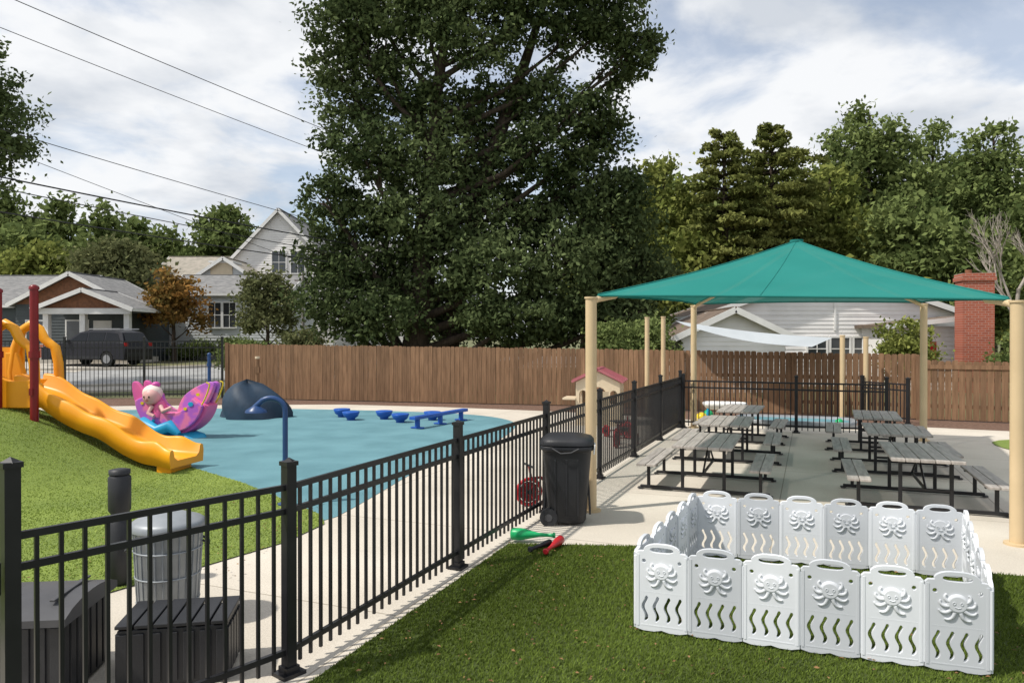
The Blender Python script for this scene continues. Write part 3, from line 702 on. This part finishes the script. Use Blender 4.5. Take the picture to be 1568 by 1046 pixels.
def block(root,nm,cx,cy,w,d,z0,eave,ridge,axis,wm,rm,gm=None,over=.35,wins=(),tr=M_trim):
    b=MB(); T=Matrix.Translation((cx,cy,0))
    W,D=(w,d) if axis=='Y' else (d,w)
    R=T if axis=='Y' else T@Matrix.Rotation(math.pi/2,4,'Z')
    zb=z0-.6 if z0<2 else z0
    prof=[(-W/2,zb),(W/2,zb),(W/2,eave),(0,ridge),(-W/2,eave)]
    vs=[(x,-D/2,z) for x,z in prof]+[(x,D/2,z) for x,z in prof]
    b.add(vs,[(0,1,2,3,4),(9,8,7,6,5)]+[(i,i+5,(i+1)%5+5,(i+1)%5) for i in (0,1,4)],wm,False,R)
    for rz in (0,math.pi):
        X=R@Matrix.Rotation(rz,4,'Z'); siding(b,W,-D/2-.001,z0,eave,eave,wm,X)
        g=gm or wm
        A=W/2; n=max(2,int((ridge-eave)/.17))
        for i in range(n):
            za=eave+(ridge-eave)*i/n; zb_=eave+(ridge-eave)*(i+1)/n; a=A*(1-i/n); c=A*(1-(i+1)/n)
            b.add([(-a,-D/2-.032,za),(a,-D/2-.032,za),(c,-D/2-.01,zb_),(-c,-D/2-.01,zb_),(-a,-D/2,za),(a,-D/2,za)],[(0,1,2,3),(4,5,1,0)],g,False,X)
    for rz in (math.pi/2,-math.pi/2):
        X=R@Matrix.Rotation(rz,4,'Z'); siding(b,D,-W/2-.001,z0,eave,eave,wm,X)
    b.build(nm+'_walls',parent=root)
    b=MB(); a=math.atan2(ridge-eave,W/2); sl=math.hypot(ridge-eave,W/2)+over
    for s in(-1,1):
        mx=s*(W/2+over*math.cos(a))/2; mz=(ridge+eave-over*math.sin(a))/2+.10
        b.box((mx,0,mz),(sl,D+2*over,.12),rm,X=R,ry=s*a)
        for e in(-1,1): b.box((mx,e*(D/2+over+.012),mz-.03),(sl,.03,.22),tr,X=R,ry=s*a)
        b.box((s*(W/2+over*math.cos(a)+.01),0,eave-over*math.sin(a)+.07),(.04,D+2*over,.15),tr,X=R)
    b.box((0,0,ridge+.16),(.22,D+2*over,.04),rm,X=R)
    b.build(nm+'_roof',parent=root)
    if wins:
        b=MB()
        for (x,z,ww,hh) in wins: window(b,x,z,ww,hh,-d/2-.03,T)
        b.build(nm+'_windows',parent=root)
root=empty('white_siding_house')
block(root,'main',13.3,35,10.2,9,0,2.95,4.7,'Y',M_siding,M_roof_b,wins=((.2,1.55,.75,.9),(1.15,1.55,.75,.9),(-.75,1.55,.75,.9)))
block(root,'left_wing',8.1,29.6,3.8,5,0,2.05,2.95,'Y',M_siding,M_roof_b)
b=MB(); b.box((15.9,29.6,1.2),(3.0,2.4,2.5),M_siding)
T=Matrix.Translation((15.9,28.4,0)); siding(b,3.0,-.005,0,2.45,2.45,M_siding,T)
b.box((15.85,29.5,2.63),(3.5,3.0,.12),M_roof_b,ry=math.radians(-6)); b.box((15.85,27.98,2.60),(3.5,.03,.18),M_trim,ry=math.radians(-6))
b.box((16.0,28.34,1.3),(.5,.06,1.1),M_red); b.build('side_porch',parent=root)
b=MB(); b.box((13.3,30.45,3.0),(.08,.05,1.4),M_trim); b.build('downspout',parent=root)
b=MB(); b.box((0,0,2.0),(1.05,.75,4.2),M_brick); b.box((0,0,4.15),(1.15,.85,.14),M_brick); b.box((0,0,4.29),(1.09,.79,.12),M_brick); b.cyl((-.2,0,4.34),(-.2,0,4.5),.11,M_shake); b.build('chimney',(17.0,27.2,0),-.2,parent=root)
root=empty('bungalow_house'); g=.65
block(root,'main',-32.7,47,12.5,8,g,3.9,5.8,'X',M_siding_d,M_roof_g)
block(root,'front_gable',-24.2,43.2,6.2,5,g,3.85,5.45,'Y',M_siding_d,M_roof_g,gm=M_shake)
block(root,'porch',-22.1,39.6,4.6,2.6,3.35,3.5,4.4,'Y',M_siding_d,M_roof_g,gm=M_shake)
b=MB()
for x in(-24.2,-22.3,-20.0): b.box((x,38.5,(g+3.5)/2),(.28,.28,3.5-g),M_trim); b.box((x,38.5,g+.5),(.5,.5,1.0),M_brick)
b.box((-22.1,38.25,3.38),(4.8,.16,.3),M_trim); b.box((-22.1,39.6,g+.15),(4.9,3.0,.35),M_walk)
b.box((-22.5,40.66,1.9),(1.0,.06,2.1),M_trim); b.box((-23.9,40.66,2.3),(1.3,.06,1.4),M_trim); b.box((-23.9,40.62,2.3),(1.1,.06,1.2),M_glass); b.box((-26.2,40.66,2.3),(1.1,.06,1.4),M_trim); b.box((-26.2,40.62,2.3),(.9,.06,1.2),M_glass); b.build('porch_parts',parent=root)
root=empty('gray_siding_house')
block(root,'main',-17.7,49,7.4,7,g,4.7,6.0,'X',M_siding_g,M_roof_g,wins=((-.55,3.4,.75,1.5),(.35,3.4,.75,1.5)))
block(root,'rear',-22.0,58,9,7,g,6.2,8.2,'X',M_siding_g,M_roof_t)
block(root,'cross_gable',-19.8,54,4.5,6,g,5.9,7.4,'Y',M_siding_g,M_roof_t)
b=MB(); b.box((-20.0,51.6,6.0),(1.5,1.4,2.4),M_cream); b.box((-20,51.6,7.22),(1.7,1.6,.14),M_trim); b.build('dormer',parent=root)
root=empty('white_farmhouse')
block(root,'main',-17.3,60,8,10,g,7.2,11.4,'Y',M_siding,M_roof_g,wins=((.0,7.6,1.0,1.6),(1.4,7.6,1.0,1.6),(0,3.5,1.0,1.6)))
block(root,'wing',-12.0,64,8,8,g,6.6,10.2,'X',M_siding,M_roof_g)
# ---------------------------------------------------------------- car
def car(nm,x,y,rz,paint):
    root=empty(nm,(x,y,gh(x,y)+.04),rz)
    b=MB()
    prof=[(-2.35,.32)]+[( -1.45+.40*math.cos(a),.34+.40*math.sin(a)) for a in np.linspace(math.pi,0,9)]+[(1.40+.40*math.cos(a),.34+.40*math.sin(a)) for a in np.linspace(math.pi,0,9)]+[(2.34,.32),(2.40,.80),(2.32,1.08),(1.9,1.12),(-1.05,1.10),(-1.5,1.04),(-2.1,.95),(-2.36,.82)]
    b.shape(prof,[],1.80,paint,bev=.04)
    up=[(-1.15,1.08),(-.35,1.60),(.2,1.72),(1.5,1.72),(2.05,1.60),(2.30,1.08)]
    hw=[.86,.70,.66,.66,.68,.86]
    vs=[(x,-h,z) for (x,z),h in zip(up,hw)]+[(x,h,z) for (x,z),h in zip(up,hw)]
    b.add(vs,[(0,5,4,3,2,1),(6,7,8,9,10,11)]+[(i,i+1,i+7,i+6) for i in range(5)],paint,False)
    b.box((1.0,-.6,1.77),(1.8,.04,.05),M_rim); b.box((1.0,.6,1.77),(1.8,.04,.05),M_rim)
    b.build('body',parent=root)
    b=MB()
    def side(pts,s):
        v=[]
        for x,z in pts:
            y=-(.86-(z-1.08)/(1.66-1.08)*.18)-.012; v.append((x,y*s,z))
        b.add(v,[tuple(range(len(v)))],M_cglass)
    for s in(1,-1):
        side([(-.85,1.16),(.15,1.16),(.15,1.60),(-.28,1.55)],s); side([(.22,1.16),(1.15,1.16),(1.15,1.61),(.22,1.61)],s); side([(1.22,1.16),(2.05,1.2),(1.85,1.55),(1.22,1.61)],s)
    b.add([(-1.17,-.76,1.12),(-1.17,.76,1.12),(-.40,.64,1.60),(-.40,-.64,1.60)],[(0,1,2,3)],M_cglass)
    b.add([(2.31,-.74,1.14),(2.31,.74,1.14),(2.09,.62,1.56),(2.09,-.62,1.56)],[(0,1,2,3)],M_cglass); b.build('windows',parent=root)
    b=MB()
    for x in(-1.45,1.40):
        for s in(-1,1): b.cyl((x,s*.72,.34),(x,s*.93,.34),.335,M_tyre,n=26); b.cyl((x,s*.931,.34),(x,s*.945,.34),.21,M_rim,n=10)
    b.build('wheels',parent=root)
    b=MB()
    for s in(-1,1): b.box((2.33,s*.80,1.0),(.14,.22,.22),M_tail); b.box((-2.28,s*.72,.85),(.16,.3,.14),M_trim); b.box((-.75,s*1.02,1.18),(.16,.18,.12),paint); b.box((-.3,s*.91,.95),(.16,.03,.03),M_rim); b.box((.7,s*.91,.95),(.16,.03,.03),M_rim)
    b.box((2.40,0,.55),(.06,1.6,.2),M_blackp); b.box((0,-.93,.42),(2.1,.03,.12),M_blackp); b.build('lights_trim',parent=root)
car('parked_suv',-20.3,36.2,math.radians(-14),M_car)
# ---------------------------------------------------------------- trees
def unit(n):
    v=rng.normal(size=(n,3)); return v/np.linalg.norm(v,axis=1)[:,None]
def leaf_geo(C,size):
    n=len(C); u=unit(n); w=unit(n); w[:,2]+=.3; v=np.cross(u,w); v/=np.linalg.norm(v,axis=1)[:,None]+1e-9
    s=size[:,None]; bend=unit(n)*s*.15
    return np.stack([C+u*s,C+v*s*.55+bend,C-u*s,C-v*s*.55+bend],1).reshape(-1,3)
def crown(lobes,dens,lpc,cr,size,shell=(.45,1.0)):
    Cs=[];T=[]
    for (c,r) in lobes:
        c=np.array(c);r=np.array(r,float); K=max(6,int(dens*(r[0]*r[2]+r[0]*r[1]+r[1]*r[2])))
        d=unit(K); f=rng.uniform(shell[0],shell[1],K)**.7; lt=rng.uniform(-.16,.16)
        cc=c+d*r*f[:,None]; kt=rng.uniform(-.28,.28,K); R=cr*rng.uniform(.5,1.4,K)
        P=cc[:,None,:]+rng.normal(size=(K,lpc,3))*R[:,None,None]*np.array([.62,.62,.34])
        Cs.append(P.reshape(-1,3)); T.append((.45+lt+kt[:,None]+rng.normal(0,.16,(K,lpc))).ravel())
    C=np.concatenate(Cs);T=np.clip(np.concatenate(T),0,1); return C,T
def tree(name,base,lobes,m,dens=6,lpc=60,cr=.6,size=.14,trunk_r=.3,top=None,bark=M_bark,shell=(.45,1.0),twigs=4):
    root=empty(name); C,T=crown(lobes,dens,lpc,cr,size,shell)
    k=C[:,2]>.15; C=C[k];T=T[k]
    quads_mesh('foliage',leaf_geo(C,size*rng.uniform(.6,1.3,len(C))),T,m,root)
    b=MB(); base=Vector(base); cz=[l[0][2] for l in lobes]; top=top or (max(cz))
    cx=sum(l[0][0] for l in lobes)/len(lobes); cy=sum(l[0][1] for l in lobes)/len(lobes)
    tp=[]
    for i in range(9):
        t=i/8; tp.append(Vector((base.x+(cx-base.x)*t*.5+random.uniform(-.1,.1)*trunk_r*2,base.y+(cy-base.y)*t*.5,base.z-.1+(top-base.z)*t)))
    b.tube(tp,[trunk_r*(1.25 if i==0 else 1)*(1-.8*i/8) for i in range(9)],bark,10)
    for (c,r) in lobes:
        c=Vector(c); zz=max(base.z+.6,c.z-max(1.0,(c.xy-Vector((cx,cy))).length*.7+r[2]*.5)); t=min(.95,(zz-base.z)/(top-base.z)); i=min(7,int(t*8)); p=tp[i].lerp(tp[i+1],t*8-i)
        m1=p.lerp(c,.5)+Vector((0,0,-.08*(c-p).length)); rr=trunk_r*.42*(1-.6*t)
        b.tube([p,p.lerp(m1,.5),m1,c.lerp(m1,.4),c],[rr,rr*.8,rr*.6,rr*.4,rr*.22],bark,7)
        for _ in range(twigs):
            d=Vector(unit(1)[0]); d.z=abs(d.z)*.5; e=c+Vector((d.x*r[0],d.y*r[1],d.z*r[2]))*.85; q=m1.lerp(c,random.uniform(.3,1))
            b.tube([q,q.lerp(e,.5)+Vector((0,0,.1)),e],[rr*.3,rr*.2,rr*.08],bark,5)
    b.build('trunk_and_limbs',parent=root); return root
ML_oak=leafmat('oak_leaves',(.040,.060,.024),(.155,.195,.082),.22)
ML_mid=leafmat('tree_leaves',(.090,.125,.042),(.245,.295,.105),.25)
ML_yel=leafmat('yellowgreen_leaves',(.115,.145,.035),(.31,.33,.095),.25)
ML_pine=leafmat('pine_needles',(.09,.115,.032),(.26,.27,.085),.2)
ML_or=leafmat('orange_leaves',(.15,.12,.04),(.40,.20,.06),.25)
ML_ol=leafmat('olive_leaves',(.10,.115,.05),(.23,.235,.11),.25)
s=1/36.5
L=[]
for (px,y,rx,ry) in [(520,30,48,50),(510,95,42,40),(570,60,58,60),(650,10,70,60),(740,60,75,60),(830,10,80,60),(935,40,52,52),(880,55,40,40),(985,70,28,36),(950,100,30,22),(525,155,48,36),(610,120,50,50),(660,170,60,55),(740,150,55,45),(830,140,55,50),(890,180,45,36),(935,200,34,34),
   (550,225,58,44),(640,250,70,55),(740,240,70,60),(830,230,60,50),(900,265,60,55),(960,290,36,40),(495,300,42,36),(560,320,60,50),(650,335,75,55),(750,330,80,62),(850,335,80,60),(940,345,60,55),(490,385,42,48),(550,400,65,55),(650,420,80,62),(760,420,85,65),(870,415,80,65),(950,425,60,60),(1000,410,34,46),
   (505,470,50,40),(590,485,75,40),(690,492,85,38),(790,492,85,38),(880,488,75,40),(960,485,50,38),(640,-80,100,70),(790,-90,110,70),(720,-190,110,80),(900,-50,80,60),(550,-20,50,40)]:
    X=(px-784)*s; Z=2+(517-y)*s; yo=random.uniform(-2.4,2.4)*(1-abs(px-730)/420)
    L.append(((X,31.5+yo,Z),(rx*s,max(rx*s*.9,1.2),ry*s)))
tree('oak_tree',(-4.3,31.8,0),L,ML_oak,dens=9,lpc=52,cr=.52,size=.118,trunk_r=.62,top=17,shell=(.35,1.14))
b=MB(); b.tube([(-3.0,32.2,0),(-2.4,32.2,4),(-1.2,32.2,9),(0.6,32,14),(1.6,31.8,17)],[.5,.42,.34,.22,.1],M_bark,10); o=b.build('second_stem',parent=bpy.data.objects['oak_tree'])
def rtree(name,px,ytop,ybot,wpx,Y,m,**k):
    q=Y/1132; X=(px-784)*q; zt=2+(517-ytop)*q; zb=max(.3,2+(517-ybot)*q); R=wpx*q/2; H=zt-zb; L=[]
    n=k.pop('n',11)
    for i in range(n):
        t=(i+.5)/n; z=zb+H*(.12+.80*t); rad=R*(.95 if t<.55 else .95*(1-((t-.55)/.5)**1.7)); a=i*2.4+random.random()
        rr=rad*random.uniform(.36,.6); off=max(0,rad-rr)
        L.append(((X+off*math.cos(a),Y+off*math.sin(a)*.8,z),(rr,rr,max(.5,min(rr*.85,H*.2)))))
    return tree(name,(X,Y,gh(X,Y)),L,m,**k)
kw=dict(dens=4,lpc=34,cr=.8,size=.20,trunk_r=.3,twigs=2)
rtree('poplar_tree',1330,140,480,200,52,ML_mid,n=18,**kw)
rtree('poplar_tree',1425,165,480,150,56,ML_mid,n=14,**kw)
rtree('poplar_tree',1520,165,490,170,50,ML_mid,n=16,**kw)
rtree('maple_tree',1015,225,500,170,48,ML_yel,n=14,**kw)
rtree('maple_tree',1270,235,500,150,46,ML_yel,n=12,**kw)
rtree('sweetgum_tree',1400,290,500,190,42,ML_mid,n=12,**kw)
rtree('sweetgum_tree',1500,330,520,150,38,ML_mid,n=10,**kw)
rtree('sweetgum_tree',1075,330,520,170,44,ML_yel,n=12,**kw)
rtree('sweetgum_tree',1620,200,520,150,44,ML_mid,n=12,**kw)
def pine(px,ytop,Y,name='pine_tree',Rpx=95):
    q=Y/1132; X=(px-784)*q; H=2+(517-ytop)*q; R=Rpx*q; root=empty(name); b=MB(); Cs=[];T=[]
    b.tube([(X,Y,0),(X+.1,Y,H*.5),(X,Y,H-.8)],[.32,.22,.06],M_bark,8)
    z=H*.18
    while z<H-.5:
        t=z/H; rad=R*min(1,(max(0,1-t)*3.6)**.5)*random.uniform(.7,1.12); nb=6
        a0=random.random()*6
        for k in range(nb):
            a=a0+k*6.283/nb+random.uniform(-.35,.35); l=rad*random.uniform(.65,1.12); up=random.uniform(.12,.38)
            p=[Vector((X+math.cos(a)*l*u,Y+math.sin(a)*l*u,z+up*l*u-.18*l*u*u*u)) for u in(0,.35,.7,1)]
            b.tube(p,[.06,.045,.03,.01],M_bark,5)
            n=int(105*l); u=rng.uniform(.3,1.08,n)
            c=np.stack([X+np.cos(a)*l*u,Y+np.sin(a)*l*u,z+up*l*u-.18*l*u**3],1)
            side=rng.normal(0,.36,n)*(1.15-u*.4)*l*.36; c[:,0]+=-np.sin(a)*side; c[:,1]+=np.cos(a)*side; c[:,2]+=rng.normal(0,.08,n)-abs(side)*.12
            Cs.append(c);T.append(np.clip(.5+random.uniform(-.28,.28)+rng.normal(0,.15,n),0,1))
        z+=random.uniform(.5,.85)
    C=np.concatenate(Cs); quads_mesh('needles',leaf_geo(C,rng.uniform(.09,.18,len(C))),np.concatenate(T),ML_pine,root); b.build('trunk_and_branches',parent=root)
pine(1108,196,43,Rpx=66); pine(1180,182,44.5,Rpx=78)
b=MB()
def branch(p,d,l,r,lev):
    q=p+d*l; mid=p.lerp(q,.5)+Vector(unit(1)[0])*l*.06
    b.tube([p,mid,q],[r,r*.8,r*.6],M_deadbark,5)
    if lev>0:
        for k in range(3 if lev>1 else 4):
            nd=(d+Vector(unit(1)[0])*.65+Vector((0,0,.3))).normalized(); branch(p.lerp(q,random.uniform(.4,1)),nd,l*random.uniform(.5,.72),r*.55,lev-1)
branch(Vector((22.6,33,0)),Vector((.0,0,1)).normalized(),4.2,.13,5); branch(Vector((22.4,33,2.5)),Vector((-.25,0,1)).normalized(),2.4,.07,3)
b.build('bare_dead_tree')
def woods(name,specs,m,size,dens,lpc,cr):
    L=[]
    for (px,ytop,ybot,wpx,Y) in specs:
        q=Y/1132; X=(px-784)*q; zt=2+(517-ytop)*q; zb=max(.5,2+(517-ybot)*q); R=wpx*q/2; H=zt-zb
        for i in range(8):
            t=(i+.5)/8; a=i*2.4+random.random(); rad=R*(1 if t<.5 else 1.25-t*.8); rr=rad*.55; off=rad-rr
            L.append(((X+off*math.cos(a),Y+off*math.sin(a),zb+H*(.08+.8*t)),(rr,rr,max(.6,H*.16))))
    root=empty(name); C,T=crown(L,dens,lpc,cr,size); C[:,2]=np.maximum(C[:,2],.3)
    quads_mesh('foliage',leaf_geo(C,size*rng.uniform(.6,1.3,len(C))),T,m,root)
    b=MB()
    for (c,r) in L[::3]: b.tube([(c[0],c[1],0),(c[0]+.2,c[1],c[2]*.6),(c[0],c[1],c[2])],[.25,.18,.06],M_bark,6)
    b.build('trunks',parent=root)
woods('distant_woods',[(px,random.uniform(245,300),500,200,random.uniform(60,68)) for px in range(930,1700,80)],ML_mid,.34,2.3,30,1.2)
woods('distant_woods',[(px,random.uniform(370,410),512,150,random.uniform(41,44)) for px in range(900,1660,90)],ML_yel,.22,3.2,32,.9)
woods('distant_woods',[(-60,300,470,160,72),(20,285,470,110,75),(90,300,470,120,78),(165,312,470,120,76),(215,330,470,100,80),(60,345,470,160,66),(260,350,470,120,80),(420,360,480,120,90),(480,330,480,120,90)],ML_mid,.34,2.6,32,1.1)
rtree('pear_tree',345,306,470,115,78,ML_mid,n=12,dens=4,lpc=34,cr=1.0,size=.30,trunk_r=.3,twigs=2)
rtree('elm_tree',60,372,480,130,58,ML_yel,n=9,dens=5,lpc=34,cr=.9,size=.25,trunk_r=.25,twigs=2)
rtree('olive_toned_tree',175,362,490,150,54,ML_ol,n=12,dens=5,lpc=38,cr=.8,size=.22,trunk_r=.25,twigs=2)
rtree('autumn_maple_tree',266,415,505,105,42,ML_or,n=10,dens=7,lpc=44,cr=.45,size=.13,trunk_r=.14)
rtree('crape_myrtle_tree',410,416,512,112,38,ML_ol,n=12,dens=8,lpc=48,cr=.42,size=.115,trunk_r=.12)
L=[((-20.2,25.4,9.4),(3.2,3,2.4)),((-18.9,25,11.0),(2.2,2,1.4)),((-18.3,25,9.6),(1.9,2,1.0)),((-18.4,25,8.4),(2.0,2,.8)),((-21.0,25,7.5),(2.6,2.6,1.6)),((-22.5,26,12),(3,3,2))]
tree('willow_oak_tree',(-23,26,0),L,ML_oak,dens=7.5,lpc=50,cr=.5,size=.10,trunk_r=.45)
def bush(name,x,y,r,h,m,n=6,z=None):
    L=[]
    z=gh(x,y) if z is None else z
    for i in range(n): a=i*2.4; L.append(((x+r*.5*math.cos(a),y+r*.5*math.sin(a),z+h*random.uniform(.4,.75)),(r*.55,r*.55,h*.32)))
    tree(name,(x,y,z),L,m,dens=14,lpc=45,cr=.3,size=.085,trunk_r=.05,top=z+h*.6)
bush('shrub',13.8,26.0,.9,2.7,ML_yel); bush('shrub',17.2,24.5,1.0,2.3,ML_mid); bush('shrub',18.6,25.5,1.3,2.6,ML_yel)
bush('shrub',4.4,27.0,1.6,2.8,ML_mid,8); bush('shrub',7.0,34.0,1.8,3.2,ML_yel,8)
bush('shrub',-11.0,30.0,.9,1.7,ML_mid); bush('shrub',-10.0,35.0,1.0,2.0,ML_ol); bush('shrub',-16.5,45.0,1.6,1.4,ML_mid); bush('shrub',-19.5,44.8,1.4,1.2,ML_mid)
# ---------------------------------------------------------------- utility
b=MB(); b.cyl((0,0,0),(0,0,5.0),.09,M_pole,r1=.07); b.box((0,0,4.6),(.9,.08,.08),M_pole); b.build('utility_pole',(-11.3,40,.5))
ws=[(12.1,10.61,.013),(11.13,9.63,.011),(8.22,6.74,.012),(6.75,6.05,.024),(6.45,5.58,.015),(5.73,5.15,.020),(7.87,4.89,.009)]
for zl,zr,r in ws:
    b=MB(); A=Vector((-15.62,20,zl));B=Vector((-8.06,30,zr)); P=[]
    for i in range(25):
        t=-.6+1.9*i/24; p=A+(B-A)*t; p.z-=.16*(1-(2*(t-.35)/1.9)**2)-.1; P.append(p)
    b.tube(P,r,M_wire,6); b.build('power_line')
# ---------------------------------------------------------------- world, sun, camera
EL=math.radians(55); lx,ly=.93,.36
w=bpy.data.worlds.new('World'); scene.world=w; w.use_nodes=True
N=w.node_tree.nodes; L_=w.node_tree.links; N.clear()
out=N.new('ShaderNodeOutputWorld'); bg=N.new('ShaderNodeBackground'); bg.inputs[1].default_value=.145; L_.new(bg.outputs[0],out.inputs[0])
sk=N.new('ShaderNodeTexSky'); sk.sky_type='NISHITA'; sk.sun_disc=False; sk.sun_elevation=EL; sk.sun_rotation=math.atan2(-lx,-ly)%(2*math.pi); sk.air_density=1; sk.dust_density=.8
tc=N.new('ShaderNodeTexCoord'); sp=N.new('ShaderNodeSeparateXYZ'); L_.new(tc.outputs['Generated'],sp.inputs[0])
def math_(op,a,bv):
    n=N.new('ShaderNodeMath'); n.operation=op
    for i,v in enumerate((a,bv)):
        if isinstance(v,(int,float)): n.inputs[i].default_value=v
        else: L_.new(v,n.inputs[i])
    return n.outputs[0]
zz=math_('ADD',math_('MAXIMUM',sp.outputs[2],0),.22)
cb=N.new('ShaderNodeCombineXYZ'); L_.new(math_('DIVIDE',sp.outputs[0],zz),cb.inputs[0]); L_.new(math_('DIVIDE',sp.outputs[1],zz),cb.inputs[1]); L_.new(math_('MULTIPLY',sp.outputs[2],1.5),cb.inputs[2])
n1=N.new('ShaderNodeTexNoise'); n1.inputs['Scale'].default_value=1.7; n1.inputs['Detail'].default_value=9; n1.inputs['Roughness'].default_value=.55; n1.inputs['Distortion'].default_value=.3; L_.new(cb.outputs[0],n1.inputs['Vector'])
r1=N.new('ShaderNodeMapRange'); r1.interpolation_type='SMOOTHSTEP'; r1.inputs[1].default_value=.40; r1.inputs[2].default_value=.55; r1.inputs[3].default_value=.42; r1.inputs[4].default_value=1; L_.new(n1.outputs[0],r1.inputs[0])
mp=N.new('ShaderNodeMapping'); mp.inputs['Location'].default_value=(3.1,7.7,1); L_.new(cb.outputs[0],mp.inputs[0])
n2=N.new('ShaderNodeTexNoise'); n2.inputs['Scale'].default_value=2.6; n2.inputs['Detail'].default_value=8; L_.new(mp.outputs[0],n2.inputs['Vector'])
r2=N.new('ShaderNodeMapRange'); r2.inputs[1].default_value=.38; r2.inputs[2].default_value=.56; L_.new(n2.outputs[0],r2.inputs[0])
cm=N.new('ShaderNodeMixRGB'); cm.inputs[1].default_value=(4.5,4.8,5.25,1); cm.inputs[2].default_value=(6.5,6.6,6.75,1); L_.new(r2.outputs[0],cm.inputs[0])
mx=N.new('ShaderNodeMixRGB'); L_.new(r1.outputs[0],mx.inputs[0]); L_.new(sk.outputs[0],mx.inputs[1]); L_.new(cm.outputs[0],mx.inputs[2]); L_.new(mx.outputs[0],bg.inputs[0])
sd=bpy.data.lights.new('sun','SUN'); sd.energy=4.2; sd.angle=math.radians(1.5); sd.color=(1,.95,.87)
so=bpy.data.objects.new('sun',sd); scene.collection.objects.link(so)
dv=Vector((math.cos(EL)*lx,math.cos(EL)*ly,-math.sin(EL))); so.rotation_euler=dv.to_track_quat('-Z','Y').to_euler(); so.location=(-20,-5,40)
cd=bpy.data.cameras.new('camera'); cd.lens=26; cd.sensor_width=36; cd.clip_end=3000; cd.clip_start=.05
co=bpy.data.objects.new('camera',cd); scene.collection.objects.link(co); co.location=(0,0,2.0); co.rotation_euler=(math.radians(90-.28),0,0)
scene.camera=co
scene.view_settings.view_transform='Standard'; scene.view_settings.look='None'; scene.view_settings.exposure=0
